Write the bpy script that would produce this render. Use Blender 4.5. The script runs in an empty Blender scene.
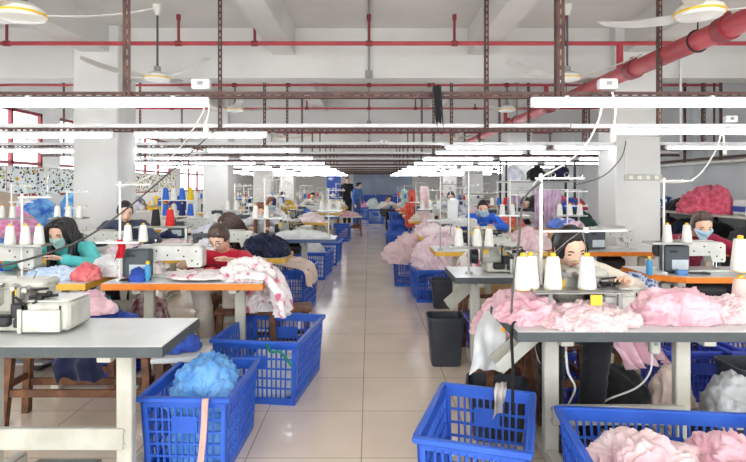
import bpy, bmesh, math, random
from math import sin, cos, pi, radians, sqrt, exp
from mathutils import Vector, Matrix, noise
V = Vector
SC = bpy.context.scene
COL = SC.collection
FOC, EYE, VX, VY = 548.0, 1.42, 369.0, 186.0
random.seed(7)

def lx(px, d): return (px - VX) * d / FOC
def lz(py, d): return EYE - (py - VY) * d / FOC

# ------------------------------------------------------------------ materials
def lin(c):
    return tuple(((v / 255.0) / 12.92 if v / 255.0 <= 0.04045 else ((v / 255.0 + 0.055) / 1.055) ** 2.4) for v in c) + (1.0,)

MATS = {}
def mat(name, col, rough=0.5, metal=0.0, col2=None, scale=6.0, bump=0.0, bscale=60.0, spec=0.5, coat=0.0, sheen=0.0, lo=0.4, hi=0.62, sss=0.0):
    if name in MATS: return MATS[name]
    m = bpy.data.materials.new(name); m.use_nodes = True
    nt = m.node_tree; b = nt.nodes['Principled BSDF']
    b.inputs['Roughness'].default_value = rough
    b.inputs['Metallic'].default_value = metal
    b.inputs['Specular IOR Level'].default_value = spec
    b.inputs['Coat Weight'].default_value = coat
    b.inputs['Coat Roughness'].default_value = 0.12
    if sheen: b.inputs['Sheen Weight'].default_value = sheen
    if sss:
        b.inputs['Subsurface Weight'].default_value = sss
        b.inputs['Subsurface Radius'].default_value = (0.02, 0.008, 0.004)
        b.inputs['Subsurface Scale'].default_value = 0.5
    tc = nt.nodes.new('ShaderNodeTexCoord')
    n = nt.nodes.new('ShaderNodeTexNoise'); n.inputs['Scale'].default_value = scale; n.inputs['Detail'].default_value = 4
    nt.links.new(tc.outputs['Object'], n.inputs['Vector'])
    r = nt.nodes.new('ShaderNodeValToRGB')
    c2 = col2 or tuple(max(0, v * 0.93) for v in col)
    r.color_ramp.elements[0].position = lo; r.color_ramp.elements[0].color = lin(c2)
    r.color_ramp.elements[1].position = hi; r.color_ramp.elements[1].color = lin(col)
    nt.links.new(n.outputs['Fac'], r.inputs['Fac']); nt.links.new(r.outputs['Color'], b.inputs['Base Color'])
    if bump:
        n2 = nt.nodes.new('ShaderNodeTexNoise'); n2.inputs['Scale'].default_value = bscale; n2.inputs['Detail'].default_value = 3
        nt.links.new(tc.outputs['Object'], n2.inputs['Vector'])
        bp = nt.nodes.new('ShaderNodeBump'); bp.inputs['Strength'].default_value = bump; bp.inputs['Distance'].default_value = 0.01
        nt.links.new(n2.outputs['Fac'], bp.inputs['Height']); nt.links.new(bp.outputs['Normal'], b.inputs['Normal'])
    MATS[name] = m
    return m

def cloth(name, col, col2=None, scale=9, **k):
    k.setdefault('lo', 0.38); k.setdefault('hi', 0.6)
    return mat('cloth ' + name, col, 0.85, 0, col2, scale, 0.12, 38, 0.2, sheen=0.15, **k)

def emis(name, col, s):
    m = bpy.data.materials.new(name); m.use_nodes = True
    b = m.node_tree.nodes['Principled BSDF']
    b.inputs['Base Color'].default_value = lin(col)
    b.inputs['Emission Color'].default_value = lin(col); b.inputs['Emission Strength'].default_value = s
    return m

def floor_mat():
    m = bpy.data.materials.new('polished beige tiles'); m.use_nodes = True
    nt = m.node_tree; b = nt.nodes['Principled BSDF']
    tc = nt.nodes.new('ShaderNodeTexCoord'); mp = nt.nodes.new('ShaderNodeMapping')
    mp.inputs['Location'].default_value = (0.04, -0.46, 0)
    nt.links.new(tc.outputs['Object'], mp.inputs['Vector'])
    br = nt.nodes.new('ShaderNodeTexBrick'); br.offset = 0; br.squash = 1
    br.inputs['Scale'].default_value = 1; br.inputs['Brick Width'].default_value = 0.6; br.inputs['Row Height'].default_value = 0.6
    br.inputs['Mortar Size'].default_value = 0.0035; br.inputs['Mortar Smooth'].default_value = 0.2
    br.inputs['Color1'].default_value = lin((243, 226, 206)); br.inputs['Color2'].default_value = lin((238, 220, 199)); br.inputs['Mortar'].default_value = lin((178, 160, 140))
    nt.links.new(mp.outputs['Vector'], br.inputs['Vector'])
    n = nt.nodes.new('ShaderNodeTexNoise'); n.inputs['Scale'].default_value = 2.2; n.inputs['Detail'].default_value = 6
    nt.links.new(tc.outputs['Object'], n.inputs['Vector'])
    mx = nt.nodes.new('ShaderNodeMixRGB'); mx.blend_type = 'MULTIPLY'; mx.inputs['Fac'].default_value = 0.25
    rp = nt.nodes.new('ShaderNodeValToRGB'); rp.color_ramp.elements[0].position = 0.35; rp.color_ramp.elements[0].color = (.72, .7, .68, 1); rp.color_ramp.elements[1].position = .6
    nt.links.new(n.outputs['Fac'], rp.inputs['Fac'])
    nt.links.new(br.outputs['Color'], mx.inputs['Color1']); nt.links.new(rp.outputs['Color'], mx.inputs['Color2'])
    nt.links.new(mx.outputs['Color'], b.inputs['Base Color'])
    rr = nt.nodes.new('ShaderNodeMapRange'); rr.inputs['To Min'].default_value = 0.09; rr.inputs['To Max'].default_value = 0.24
    nt.links.new(n.outputs['Fac'], rr.inputs['Value']); nt.links.new(rr.outputs['Result'], b.inputs['Roughness'])
    b.inputs['Specular IOR Level'].default_value = 0.6; b.inputs['Coat Weight'].default_value = 0.5; b.inputs['Coat Roughness'].default_value = 0.17
    return m

def dots_mat(name, base, marks, scale, size):
    """cloth printed with scattered blots"""
    m = bpy.data.materials.new(name); m.use_nodes = True
    nt = m.node_tree; b = nt.nodes['Principled BSDF']; b.inputs['Roughness'].default_value = 0.85
    tc = nt.nodes.new('ShaderNodeTexCoord')
    last = None
    for i, (c, s, z) in enumerate(marks):
        vo = nt.nodes.new('ShaderNodeTexVoronoi'); vo.inputs['Scale'].default_value = s
        mp = nt.nodes.new('ShaderNodeMapping'); mp.inputs['Location'].default_value = (i * 3.7, i * 1.3, i * 2.1)
        nt.links.new(tc.outputs['Object'], mp.inputs['Vector']); nt.links.new(mp.outputs['Vector'], vo.inputs['Vector'])
        lt = nt.nodes.new('ShaderNodeMath'); lt.operation = 'LESS_THAN'; lt.inputs[1].default_value = z
        nt.links.new(vo.outputs['Distance'], lt.inputs[0])
        mx = nt.nodes.new('ShaderNodeMixRGB'); mx.inputs['Color2'].default_value = lin(c)
        if last is None: mx.inputs['Color1'].default_value = lin(base)
        else: nt.links.new(last.outputs['Color'], mx.inputs['Color1'])
        nt.links.new(lt.outputs[0], mx.inputs['Fac']); last = mx
    nt.links.new(last.outputs['Color'], b.inputs['Base Color'])
    return m

M = dict(
    white=mat('white enamel', (236, 236, 230), 0.35, col2=(228, 227, 219)),
    mach=mat('machine white', (216, 217, 210), 0.35, col2=(202, 202, 194), scale=9),
    beige=mat('machine beige grey', (200, 199, 190), 0.4, col2=(174, 172, 160), scale=8),
    lam=mat('white laminate', (216, 219, 218), 0.3, col2=(206, 209, 207), scale=4),
    steel=mat('steel', (176, 176, 172), 0.3, 0.8, scale=12),
    chrome=mat('chrome', (205, 205, 205), 0.15, 1.0),
    cream=mat('cream painted steel', (200, 198, 186), 0.42, col2=(182, 179, 166), scale=5),
    dark=mat('black plastic', (34, 34, 37), 0.45, col2=(24, 24, 26)),
    binm=mat('charcoal plastic', (58, 62, 72), 0.42, col2=(48, 52, 60), scale=4),
    ctrl=mat('dark grey casing', (74, 82, 88), 0.45, scale=8),
    grey=mat('grey plastic', (150, 152, 150), 0.5),
    panel=mat('pale panel', (205, 215, 220), 0.4),
    crate=mat('blue crate plastic', (48, 98, 200), 0.38, col2=(40, 86, 186), scale=4, sss=0.0),
    crate2=mat('indigo crate plastic', (62, 84, 190), 0.4, col2=(52, 72, 172), scale=4),
    orange=mat('orange edging', (240, 132, 34), 0.45, scale=20),
    yellow=mat('mustard edging', (226, 176, 56), 0.45, scale=20),
    blueedge=mat('slate blue edging', (74, 98, 138), 0.45, scale=20),
    darkedge=mat('charcoal edging', (72, 78, 80), 0.5, scale=20),
    wood=mat('worn brown wood', (128, 84, 54), 0.6, col2=(92, 58, 36), scale=14, bump=0.2),
    ply=mat('pale wood', (196, 152, 104), 0.6, col2=(170, 126, 82), scale=10),
    rust=mat('brown slotted steel', (96, 66, 58), 0.6, 0.1, col2=(74, 50, 46), scale=14),
    red=mat('red painted pipe', (188, 66, 76), 0.4, col2=(172, 54, 64), scale=5),
    darkred=mat('dark red steel', (140, 46, 54), 0.5, scale=5),
    conc=mat('white painted concrete', (226, 226, 222), 0.85, col2=(214, 214, 210), scale=1.3, bump=0.08, bscale=8),
    ceil=mat('off white ceiling paint', (222, 221, 217), 0.9, col2=(212, 211, 207), scale=0.9, bump=0.05, bscale=9),
    wallw=mat('white wall paint', (230, 231, 229), 0.85, col2=(222, 223, 221), scale=1.1),
    wallg=mat('pale grey wall paint', (208, 212, 213), 0.85, col2=(200, 204, 205), scale=1.1),
    door=mat('blue grey door paint', (170, 186, 210), 0.6, scale=2),
    navyb=mat('navy board', (48, 78, 168), 0.6, scale=3),
    cgreen=mat('green cable', (30, 130, 110), 0.5), cablew=mat('white cable', (232, 230, 224), 0.5),
    cableg=mat('grey cable', (92, 88, 84), 0.6),
    thread=mat('white thread', (240, 239, 232), 0.8, bump=0.25, bscale=160),
    tblue=mat('blue thread', (50, 110, 210), 0.8), tnavy=mat('navy thread', (30, 44, 108), 0.8),
    tred=mat('red thread', (222, 40, 44), 0.8), tblack=mat('black thread', (34, 36, 40), 0.8), tyel=mat('yellow thread', (238, 200, 40), 0.8),
    tpink=mat('pale pink thread', (244, 214, 204), 0.8),
    core=mat('yellow plastic', (244, 196, 44), 0.4),
    cyan=mat('cyan plastic', (70, 160, 214), 0.35),
    skin=mat('skin', (240, 200, 176), 0.5, col2=(234, 188, 162), scale=9, sss=0.12),
    lip=mat('lips', (190, 104, 100), 0.5), eye=mat('dark eye', (38, 28, 26), 0.3), brow=mat('brow', (62, 46, 40), 0.8),
    hblack=mat('black hair', (30, 26, 27), 0.42, col2=(20, 17, 18), scale=30), hbrown=mat('brown hair', (92, 70, 60), 0.48, col2=(60, 46, 40), scale=30),
    hauburn=mat('auburn hair', (140, 84, 58), 0.48, col2=(106, 62, 44), scale=30),
    maskb=mat('mask blue', (178, 212, 232), 0.8), maskg=mat('mask green', (178, 220, 216), 0.8), maskw=mat('mask white', (226, 232, 236), 0.8),
    shoe=mat('shoe', (60, 50, 46), 0.6),
    lamp=mat('batten white', (238, 239, 238), 0.4),
    glassbulb=None,
)
M['tube'] = emis('fluorescent tube', (247, 250, 255), 12.0)

# ------------------------------------------------------------------ mesh builder
class MB:
    def __init__(s): s.v = []; s.f = []; s.mi = []
    def add(s, vs, fs, m=0):
        b = len(s.v); s.v += [V(p) for p in vs]
        s.f += [tuple(i + b for i in q) for q in fs]; s.mi += [m] * len(fs)
        return s
    def box(s, c, d, bev=0.0, rot=None, m=0):
        c = V(c); h = [x / 2 for x in d]; b = min(bev, min(h) * 0.9)
        if b <= 0:
            vs = [V((sx * h[0], sy * h[1], sz * h[2])) for sx in (-1, 1) for sy in (-1, 1) for sz in (-1, 1)]
            fs = [(0, 1, 3, 2), (4, 6, 7, 5), (0, 4, 5, 1), (2, 3, 7, 6), (0, 2, 6, 4), (1, 5, 7, 3)]
        else:
            vs = []; ix = {}
            for sx in (-1, 1):
                for sy in (-1, 1):
                    for sz in (-1, 1):
                        sg = (sx, sy, sz)
                        for a in range(3):
                            ix[(sg, a)] = len(vs)
                            vs.append(V([sg[k] * (h[k] if k == a else h[k] - b) for k in range(3)]))
            fs = []
            for a in range(3):
                p, q = [k for k in range(3) if k != a]
                for sa in (-1, 1):
                    cs = []
                    for sp, sq in ((-1, -1), (1, -1), (1, 1), (-1, 1)):
                        sg = [0, 0, 0]; sg[a] = sa; sg[p] = sp; sg[q] = sq; cs.append(ix[(tuple(sg), a)])
                    fs.append(tuple(cs))
                for sp in (-1, 1):
                    for sq in (-1, 1):
                        e = []
                        for sa in (-1, 1):
                            sg = [0, 0, 0]; sg[a] = sa; sg[p] = sp; sg[q] = sq; e.append(tuple(sg))
                        fs.append((ix[(e[0], p)], ix[(e[1], p)], ix[(e[1], q)], ix[(e[0], q)]))
            for sx in (-1, 1):
                for sy in (-1, 1):
                    for sz in (-1, 1):
                        fs.append(tuple(ix[((sx, sy, sz), a)] for a in range(3)))
        if rot is not None: vs = [rot @ p for p in vs]
        return s.add([p + c for p in vs], fs, m)
    def cyl(s, p0, p1, r0, r1=None, n=12, m=0):
        p0, p1 = V(p0), V(p1); r1 = r0 if r1 is None else r1
        z = (p1 - p0).normalized(); x = z.orthogonal().normalized(); y = z.cross(x)
        vs = []
        for p, r in ((p0, r0), (p1, r1)):
            vs += [p + x * (r * cos(2 * pi * k / n)) + y * (r * sin(2 * pi * k / n)) for k in range(n)]
        fs = [(k, (k + 1) % n, n + (k + 1) % n, n + k) for k in range(n)] + [tuple(range(n))[::-1], tuple(range(n, 2 * n))]
        return s.add(vs, fs, m)
    def tube(s, pts, r, n=7, m=0):
        pts = [V(p) for p in pts]; vs = []; fs = []
        x = None
        for i, p in enumerate(pts):
            t = (pts[min(i + 1, len(pts) - 1)] - pts[max(i - 1, 0)]).normalized()
            x = t.orthogonal().normalized() if x is None else (x - t * x.dot(t)).normalized()
            y = t.cross(x)
            ri = r[i] if isinstance(r, (list, tuple)) else r
            vs += [p + x * (ri * cos(2 * pi * k / n)) + y * (ri * sin(2 * pi * k / n)) for k in range(n)]
        for i in range(len(pts) - 1):
            fs += [(i * n + k, i * n + (k + 1) % n, (i + 1) * n + (k + 1) % n, (i + 1) * n + k) for k in range(n)]
        fs += [tuple(range(n))[::-1], tuple(range((len(pts) - 1) * n, len(pts) * n))]
        return s.add(vs, fs, m)
    def lathe(s, prof, c=(0, 0, 0), n=16, m=0):
        c = V(c); vs = []; fs = []
        for r, z in prof: vs += [c + V((r * cos(2 * pi * k / n), r * sin(2 * pi * k / n), z)) for k in range(n)]
        for i in range(len(prof) - 1):
            fs += [(i * n + k, i * n + (k + 1) % n, (i + 1) * n + (k + 1) % n, (i + 1) * n + k) for k in range(n)]
        fs += [tuple(range(n))[::-1], tuple(range((len(prof) - 1) * n, len(prof) * n))]
        return s.add(vs, fs, m)
    def ell(s, c, r, n=12, rot=None, m=0):
        c = V(c); vs = []; fs = []; k2 = n // 2
        for i in range(1, k2):
            a = pi * i / k2
            vs += [V((r[0] * sin(a) * cos(2 * pi * k / n), r[1] * sin(a) * sin(2 * pi * k / n), r[2] * cos(a))) for k in range(n)]
        t = len(vs); vs += [V((0, 0, r[2])), V((0, 0, -r[2]))]
        for i in range(k2 - 2): fs += [(i * n + k, (i + 1) * n + k, (i + 1) * n + (k + 1) % n, i * n + (k + 1) % n) for k in range(n)]
        for k in range(n):
            fs += [(t, k, (k + 1) % n), (t + 1, (k2 - 2) * n + (k + 1) % n, (k2 - 2) * n + k)]
        if rot is not None: vs = [rot @ p for p in vs]
        return s.add([p + c for p in vs], fs, m)
    def chain(s, pts, rad, n=14, xax=None):
        """closed tapered limb through pts; rad r or (rx, ry)"""
        pts = [V(p) for p in pts]; rings = []
        R = [(r, r) if not isinstance(r, tuple) else r for r in rad]
        x = None; P = []; Q = []; T = []
        for i, p in enumerate(pts):
            t = (pts[min(i + 1, len(pts) - 1)] - pts[max(i - 1, 0)]).normalized()
            if xax is not None: x = V(xax); x = (x - t * x.dot(t)).normalized()
            else: x = t.orthogonal().normalized() if x is None else (x - t * x.dot(t)).normalized()
            P.append(p); Q.append((x.copy(), t.cross(x))); T.append(t)
        seq = []
        for a in (80, 55, 28): seq.append((0, -sin(radians(a)), cos(radians(a))))
        seq += [(i, 0, 1) for i in range(len(pts))]
        for a in (28, 55, 80): seq.append((len(pts) - 1, sin(radians(a)), cos(radians(a))))
        vs = []; fs = []
        for i, o, k in seq:
            rr = min(R[i]); c = P[i] + T[i] * (o * rr)
            vs += [c + Q[i][0] * (R[i][0] * k * cos(2 * pi * j / n)) + Q[i][1] * (R[i][1] * k * sin(2 * pi * j / n)) for j in range(n)]
        L = len(seq)
        for i in range(L - 1): fs += [(i * n + j, i * n + (j + 1) % n, (i + 1) * n + (j + 1) % n, (i + 1) * n + j) for j in range(n)]
        fs += [tuple(range(n))[::-1], tuple(range((L - 1) * n, L * n))]
        return s.add(vs, fs)
    def xf(s, mtx): s.v = [mtx @ p for p in s.v]; return s
    def mesh(s, name, mats, smooth=True, ang=38):
        me = bpy.data.meshes.new(name)
        me.from_pydata([tuple(p) for p in s.v], [], s.f)
        if any(s.mi): me.polygons.foreach_set('material_index', s.mi)
        bm = bmesh.new(); bm.from_mesh(me); bmesh.ops.recalc_face_normals(bm, faces=bm.faces); bm.to_mesh(me); bm.free()
        for m in (mats if isinstance(mats, (list, tuple)) else [mats]): me.materials.append(m)
        if smooth:
            me.polygons.foreach_set('use_smooth', [True] * len(me.polygons))
            me.set_sharp_from_angle(angle=radians(ang))
        me.update()
        return me
    def build(s, name, mats, parent=None, loc=(0, 0, 0), rz=0.0, smooth=True, ang=38):
        return link(name, s.mesh(name, mats, smooth, ang), parent, loc, rz)

KIDS = {}
def link(name, data, parent=None, loc=(0, 0, 0), rz=0.0):
    o = bpy.data.objects.new(name, data); COL.objects.link(o)
    o.location = loc; o.rotation_euler = (0, 0, rz)
    if parent is not None:
        o.parent = parent; KIDS.setdefault(parent.name, []).append(o)
    return o

def tag(o, label, cat, group=None, kind=None):
    o['label'] = label; o['category'] = cat
    if group: o['group'] = group
    elif 'group' in o: del o['group']
    if kind: o['kind'] = kind
    return o

def thing(name, label, cat, loc=(0, 0, 0), rz=0.0, group=None):
    o = bpy.data.objects.new(name, None); COL.objects.link(o)
    o.empty_display_size = 0.05; o.location = loc; o.rotation_euler = (0, 0, rz)
    return tag(o, label, cat, group)

def struct(name, mb, m, smooth=False):
    o = mb.build(name, m, smooth=smooth); o['kind'] = 'structure'; return o

def copy_tree(o, parent=None):
    c = o.copy(); COL.objects.link(c)
    if parent is not None:
        c.parent = parent; KIDS.setdefault(parent.name, []).append(c)
    for k in KIDS.get(o.name, []): copy_tree(k, c)
    return c

PROTO = {}
def use(key, maker, loc, rz, label, group=None, cat=None):
    """first call places the made thing itself, later calls copy it and its parts"""
    if key not in PROTO: o = PROTO[key] = maker()
    else: o = copy_tree(PROTO[key])
    o.location = loc; o.rotation_euler = (0, 0, rz)
    o['label'] = label
    if group: o['group'] = group
    elif 'group' in o: del o['group']
    return o

def remesh(mb, vox, it=5, fac=0.5):
    me = mb.mesh('tmp', [], False)
    o = bpy.data.objects.new('tmp', me); COL.objects.link(o)
    r = o.modifiers.new('r', 'REMESH'); r.mode = 'VOXEL'; r.voxel_size = vox; r.use_smooth_shade = True
    if it:
        sm = o.modifiers.new('s', 'SMOOTH'); sm.factor = fac; sm.iterations = it
    dg = bpy.context.evaluated_depsgraph_get()
    out = bpy.data.meshes.new_from_object(o.evaluated_get(dg))
    bpy.data.objects.remove(o); bpy.data.meshes.remove(me)
    out.materials.clear()
    return out

def catmull(pts, k=8):
    pts = [V(p) for p in pts]; out = []
    for i in range(len(pts) - 1):
        p0, p1, p2, p3 = pts[max(i - 1, 0)], pts[i], pts[i + 1], pts[min(i + 2, len(pts) - 1)]
        for j in range(k):
            t = j / k
            out.append(0.5 * ((2 * p1) + (p2 - p0) * t + (2 * p0 - 5 * p1 + 4 * p2 - p3) * t * t + (3 * p1 - p0 - 3 * p2 + p3) * t ** 3))
    out.append(pts[-1])
    return out

# ------------------------------------------------------------------ cloth
_ico = {}
def ico(n):
    if n not in _ico:
        bm = bmesh.new(); bmesh.ops.create_icosphere(bm, subdivisions=n, radius=1)
        bm.verts.index_update()
        _ico[n] = ([v.co.copy() for v in bm.verts], [tuple(v.index for v in f.verts) for f in bm.faces]); bm.free()
    return _ico[n]

import numpy as np
_rg = np.random.RandomState(11)
_PERM = np.concatenate([_rg.permutation(256)] * 3).astype(np.int64)
_GRAD = _rg.normal(size=(256, 3)); _GRAD /= np.linalg.norm(_GRAD, axis=1)[:, None]
def pn(P):
    """gradient noise of many points at once, about -0.6..0.6"""
    F = np.floor(P); I = F.astype(np.int64) & 255; f = P - F; u = f * f * f * (f * (f * 6 - 15) + 10); r = 0
    for dx in (0, 1):
        for dy in (0, 1):
            for dz in (0, 1):
                h = _PERM[_PERM[_PERM[I[:, 0] + dx] + I[:, 1] + dy] + I[:, 2] + dz]
                g = ((f - (dx, dy, dz)) * _GRAD[h]).sum(1)
                w = (u[:, 0] if dx else 1 - u[:, 0]) * (u[:, 1] if dy else 1 - u[:, 1]) * (u[:, 2] if dz else 1 - u[:, 2])
                r = r + g * w
    return r
def vn(P, o=0.0): return np.stack([pn(P + (17.3 + o, 3.1, 8.7)), pn(P + (5.9, 41.2 + o, 2.2)), pn(P + (9.4, 1.7, 63.8 + o))], 1)
def folds(Q, seed):
    """long soft folds that change direction from patch to patch, with finer wrinkles on them"""
    rs = np.random.RandomState(seed + 100); Q = Q + rs.uniform(0, 80, 3)
    W = Q + 0.75 * vn(Q * 0.8); tot = 0
    for o, (fr, am, st) in enumerate(((1.25, 1.0, 0.8), (2.7, 0.75, 0.84), (5.6, 0.34, 0.86))):
        num = 0; den = 0
        for k in range(4):
            ax = rs.normal(size=3); ax /= np.linalg.norm(ax)
            U = W - st * (W @ ax)[:, None] * ax
            n = pn(U * fr + 13.7 * k + 31 * o); r = 1 - np.sqrt(n * n * 6 + 0.012)
            w = np.exp(9 * pn(Q * 0.5 * (1 + 0.45 * o) + 7.7 * k + 3 * o)); num = num + w * r; den = den + w
        tot = tot + am * num / den
    return tot / 1.75

_icon = {}
def heap_mesh(w, l, h, seed, res=5, k=2.4, amp=0.25, freq=1.7, top=1.0, lobes=0.35):
    vs, fs = ico(res)
    if res not in _icon: _icon[res] = np.array([tuple(p) for p in vs])
    P = _icon[res]; m = min(w, l, 2.2 * h) * 0.5
    r2 = np.hypot(P[:, 0], P[:, 1]); s = r2 / np.maximum(1e-6, (np.abs(P[:, 0]) ** k + np.abs(P[:, 1]) ** k) ** (1 / k))
    z = P[:, 2]; flat = np.where(z > 0, 1.0, np.maximum(0, 1 + z * 3)); zz = np.where(z > 0, np.abs(z) ** top, z * 0.04)
    q = np.stack([P[:, 0] * s * w / 2, P[:, 1] * s * l / 2, zz * h], 1)
    lob = pn(q / m * 0.9 + seed * 3.3) * lobes
    d = m * (amp * (folds(q / m * freq * 0.75, seed) - 0.45) * 2.2 + lob) * flat
    n = P / np.array([w, l, 2 * h]); n /= np.linalg.norm(n, axis=1)[:, None]
    q = q + n * d[:, None]
    q[:, :2] += vn(q / m * 1.6 + seed, 2.0)[:, :2] * (m * 0.10 * flat)[:, None]
    q[:, 2] = np.maximum(q[:, 2], 0)
    for a_, e in ((0, w), (1, l)):
        lo, hi = q[:, a_].min(), q[:, a_].max(); q[:, a_] = (q[:, a_] - (lo + hi) / 2) * e / (hi - lo)
    q[:, 2] *= h / q[:, 2].max()
    mb = MB(); mb.v = [V(p) for p in q.tolist()]; mb.f = list(fs); mb.mi = [0] * len(fs)
    return mb

def heap(name, label, cat, size, loc, seed, m, rz=0.0, group=None, **k):
    o = heap_mesh(*size, seed, **k).build(name, m, None, loc, rz, ang=75)
    return tag(o, label, cat, group)

def sheet_mb(path, wv, amp, folds, seed, nu=26, grow=0.6, th=0.004, taper=0.0):
    """a hanging or lying cloth: centre line, width vector, folds"""
    c = catmull(path, 6); wv = V(wv); mb = MB(); L = len(c); vs = []
    for side in (0, 1):
        for i, p in enumerate(c):
            t = (c[min(i + 1, L - 1)] - c[max(i - 1, 0)]).normalized()
            n = t.cross(wv).normalized(); f = i / (L - 1)
            for j in range(nu + 1):
                u = j / nu - 0.5
                ph = folds * 2 * pi * u + noise.noise(V((u * 3, f * 2, seed))) * 2.5
                off = amp * (1 - grow + grow * f) * (sin(ph) + 0.6 * noise.noise(V((u * 7, f * 5, seed + 9))))
                e = noise.noise(V((u * 5, seed, 2))) * 0.05 * f
                q = p + wv * (u * (1 - taper * f)) + n * (off + (th if side else 0)) + t * e
                vs.append(q)
    N = nu + 1; fs = []; B = L * N
    for i in range(L - 1):
        for j in range(nu):
            a = i * N + j
            fs += [(a, a + 1, a + N + 1, a + N), (B + a, B + a + N, B + a + N + 1, B + a + 1)]
    for i in range(L - 1):
        for j in (0, nu): a = i * N + j; fs.append((a, a + N, B + a + N, B + a))
    for j in range(nu):
        for i in (0, L - 1): a = i * N + j; fs.append((a, a + 1, B + a + 1, B + a))
    return mb.add(vs, fs)

def sheet(name, label, cat, path, wv, amp, folds, seed, m, group=None, **k):
    o = sheet_mb(path, wv, amp, folds, seed, **k).build(name, m, ang=80)
    return tag(o, label, cat, group)
EXPOSURE = 1.25
# ------------------------------------------------------------------ crates
def crate_maker(w, l, h, m):
    def mk():
        root = thing('plastic_crate', '', 'crate')
        tp = lambda p: V((p.x * (0.92 + 0.08 * p.z / h), p.y * (0.92 + 0.08 * p.z / h), p.z))
        def side(n, half, along_x, sgn, pitch, rows, solid):
            mb = MB(); t = 0.010
            def bx(u, z, du, dz, tt=t, off=0.0):
                if along_x: mb.box((u, sgn * (half - tt / 2 + off), z), (du, tt, dz))
                else: mb.box((sgn * (half - tt / 2 + off), u, z), (tt, du, dz))
            L = n
            for s in (-1, 1): bx(s * (L / 2 - 0.016), h / 2, 0.032, h - 0.02, 0.012)
            bx(0, 0.022, L - 0.06, 0.044); bx(0, h - 0.036, L - 0.06, 0.036)
            for k in range(1, rows): bx(0, 0.044 + (h - 0.098) * k / rows, L - 0.06, 0.010, 0.011, 0.001)
            nb = max(2, int((L - 0.08) / pitch))
            for k in range(1, nb): bx(-L / 2 + 0.04 + (L - 0.08) * k / nb, h / 2 - 0.005, 0.0095, h - 0.07, 0.011)
            if solid: bx(0, h * 0.66, L * 0.3, h * 0.2, 0.011, 0.002)
            v = mb; v.v = [tp(p) for p in v.v]
            return v
        for sg in (-1, 1): side(w, l / 2, True, sg, 0.031, 5, True).build('side_panel', m, root, smooth=False)
        for sg in (-1, 1): side(l, w / 2, False, sg, 0.044, 5, False).build('side_panel', m, root, smooth=False)
        b = MB(); b.box((0, 0, 0.006), (w * 0.92, l * 0.92, 0.012))
        b.build('crate_base', m, root, smooth=False)
        r = MB()
        for sg in (-1, 1):
            r.box((0, sg * (l / 2 + 0.004), h - 0.012), (w + 0.03, 0.03, 0.026), 0.005)
            r.box((sg * (w / 2 + 0.004), 0, h - 0.012), (0.03, l - 0.022, 0.026), 0.005)
        r.build('rim', m, root)
        return root
    return mk

def crate(w, l, h, x, y, rz, label, m='crate', group=None, z=0.0):
    return use(('crate', w, l, h, m), crate_maker(w, l, h, M[m]), (x, y, z), radians(rz), label, group)

# ------------------------------------------------------------------ sewing tables
TOPZ = 0.75
def table_maker(edge, w=1.15, d=0.55, inset=0.22, legmat='cream', chute=False, motor=True, clip=0.0, inset2=None):
    def mk():
        root = thing('sewing_table', '', 'table')
        def slab(z0, z1, i):
            pl = [(-w / 2 + i + clip, -d / 2 + i), (w / 2 - i, -d / 2 + i), (w / 2 - i, d / 2 - i), (-w / 2 + i, d / 2 - i)]
            if clip: pl.append((-w / 2 + i, -d / 2 + clip * 0.75 + i))
            n = len(pl)
            vs = [(x, y, z0) for x, y in pl] + [(x, y, z1) for x, y in pl]
            return MB().add(vs, [tuple(range(n)), tuple(range(n, 2 * n))] + [(k, (k + 1) % n, n + (k + 1) % n, n + k) for k in range(n)])
        slab(TOPZ - 0.002, TOPZ + 0.001, 0.004).build('table_top', M['lam'], root, smooth=False)
        slab(TOPZ - 0.045, TOPZ - 0.0015, 0).build('edge_band', M[edge], root, smooth=False)
        lm = M[legmat]
        for s in (-1, 1):
            x = s * (w / 2 - (inset if s < 0 or inset2 is None else inset2))
            g = MB(); g.box((x, 0.02, 0.36), (0.075, 0.05, 0.60), 0.006)
            lg = g.build('leg', lm, root)
            MB().box((x, 0, 0.685), (0.06, d * 0.8, 0.035), 0.004).build('top_bracket', lm, lg)
            f = MB(); f.box((x, 0.0, 0.05), (0.06, d * 0.95, 0.06), 0.008); 
            for q in (-1, 1): f.cyl((x, q * d * 0.42, 0.0), (x, q * d * 0.42, 0.03), 0.02, n=10)
            ft = f.build('foot', lm, root)
            bt = MB()
            for z in (0.23, 0.29): bt.cyl((x, -0.006, z), (x, -0.012, z), 0.008, n=8)
            bt.build('bolt', M['steel'], root)
        i2 = inset if inset2 is None else inset2; MB().box(((inset - i2) / 2, 0.0, 0.255), (w - inset - i2, 0.03, 0.1), 0.004).build('crossbar', lm, root)
        MB().box((0.02, -0.02, 0.13), (0.3, 0.2, 0.018), 0.004, Matrix.Rotation(-0.18, 3, 'X')).build('pedal', M['grey'], root)
        if motor:
            g = MB(); g.cyl((-0.12, 0.05, 0.6), (0.1, 0.05, 0.6), 0.075, n=18); g.cyl((0.1, 0.05, 0.6), (0.14, 0.05, 0.6), 0.045, n=16); g.box((0, 0.05, 0.69), (0.1, 0.1, 0.05))
            g.build('motor', M['dark'], root)
        if chute:
            g = MB(); rt = Matrix.Rotation(radians(-42), 3, 'Y')
            cx = -w / 2 + 0.12
            for (oy, oz, sy, sz) in ((0, 0, 0.13, 0.006), (-0.065, 0.03, 0.006, 0.066), (0.065, 0.03, 0.006, 0.066)):
                g.box(V((cx, 0.16, 0.52)) + rt @ V((0, oy, oz)), (0.26, sy, sz), 0, rt)
            g.build('waste_chute', M['cream'], root)
        return root
    return mk

def table(edge, x, y, label, rz=0, group=None, **k):
    key = ('table', edge) + tuple(sorted(k.items()))
    return use(key, table_maker(edge, **k), (x, y, 0), radians(rz), label, group)

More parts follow.
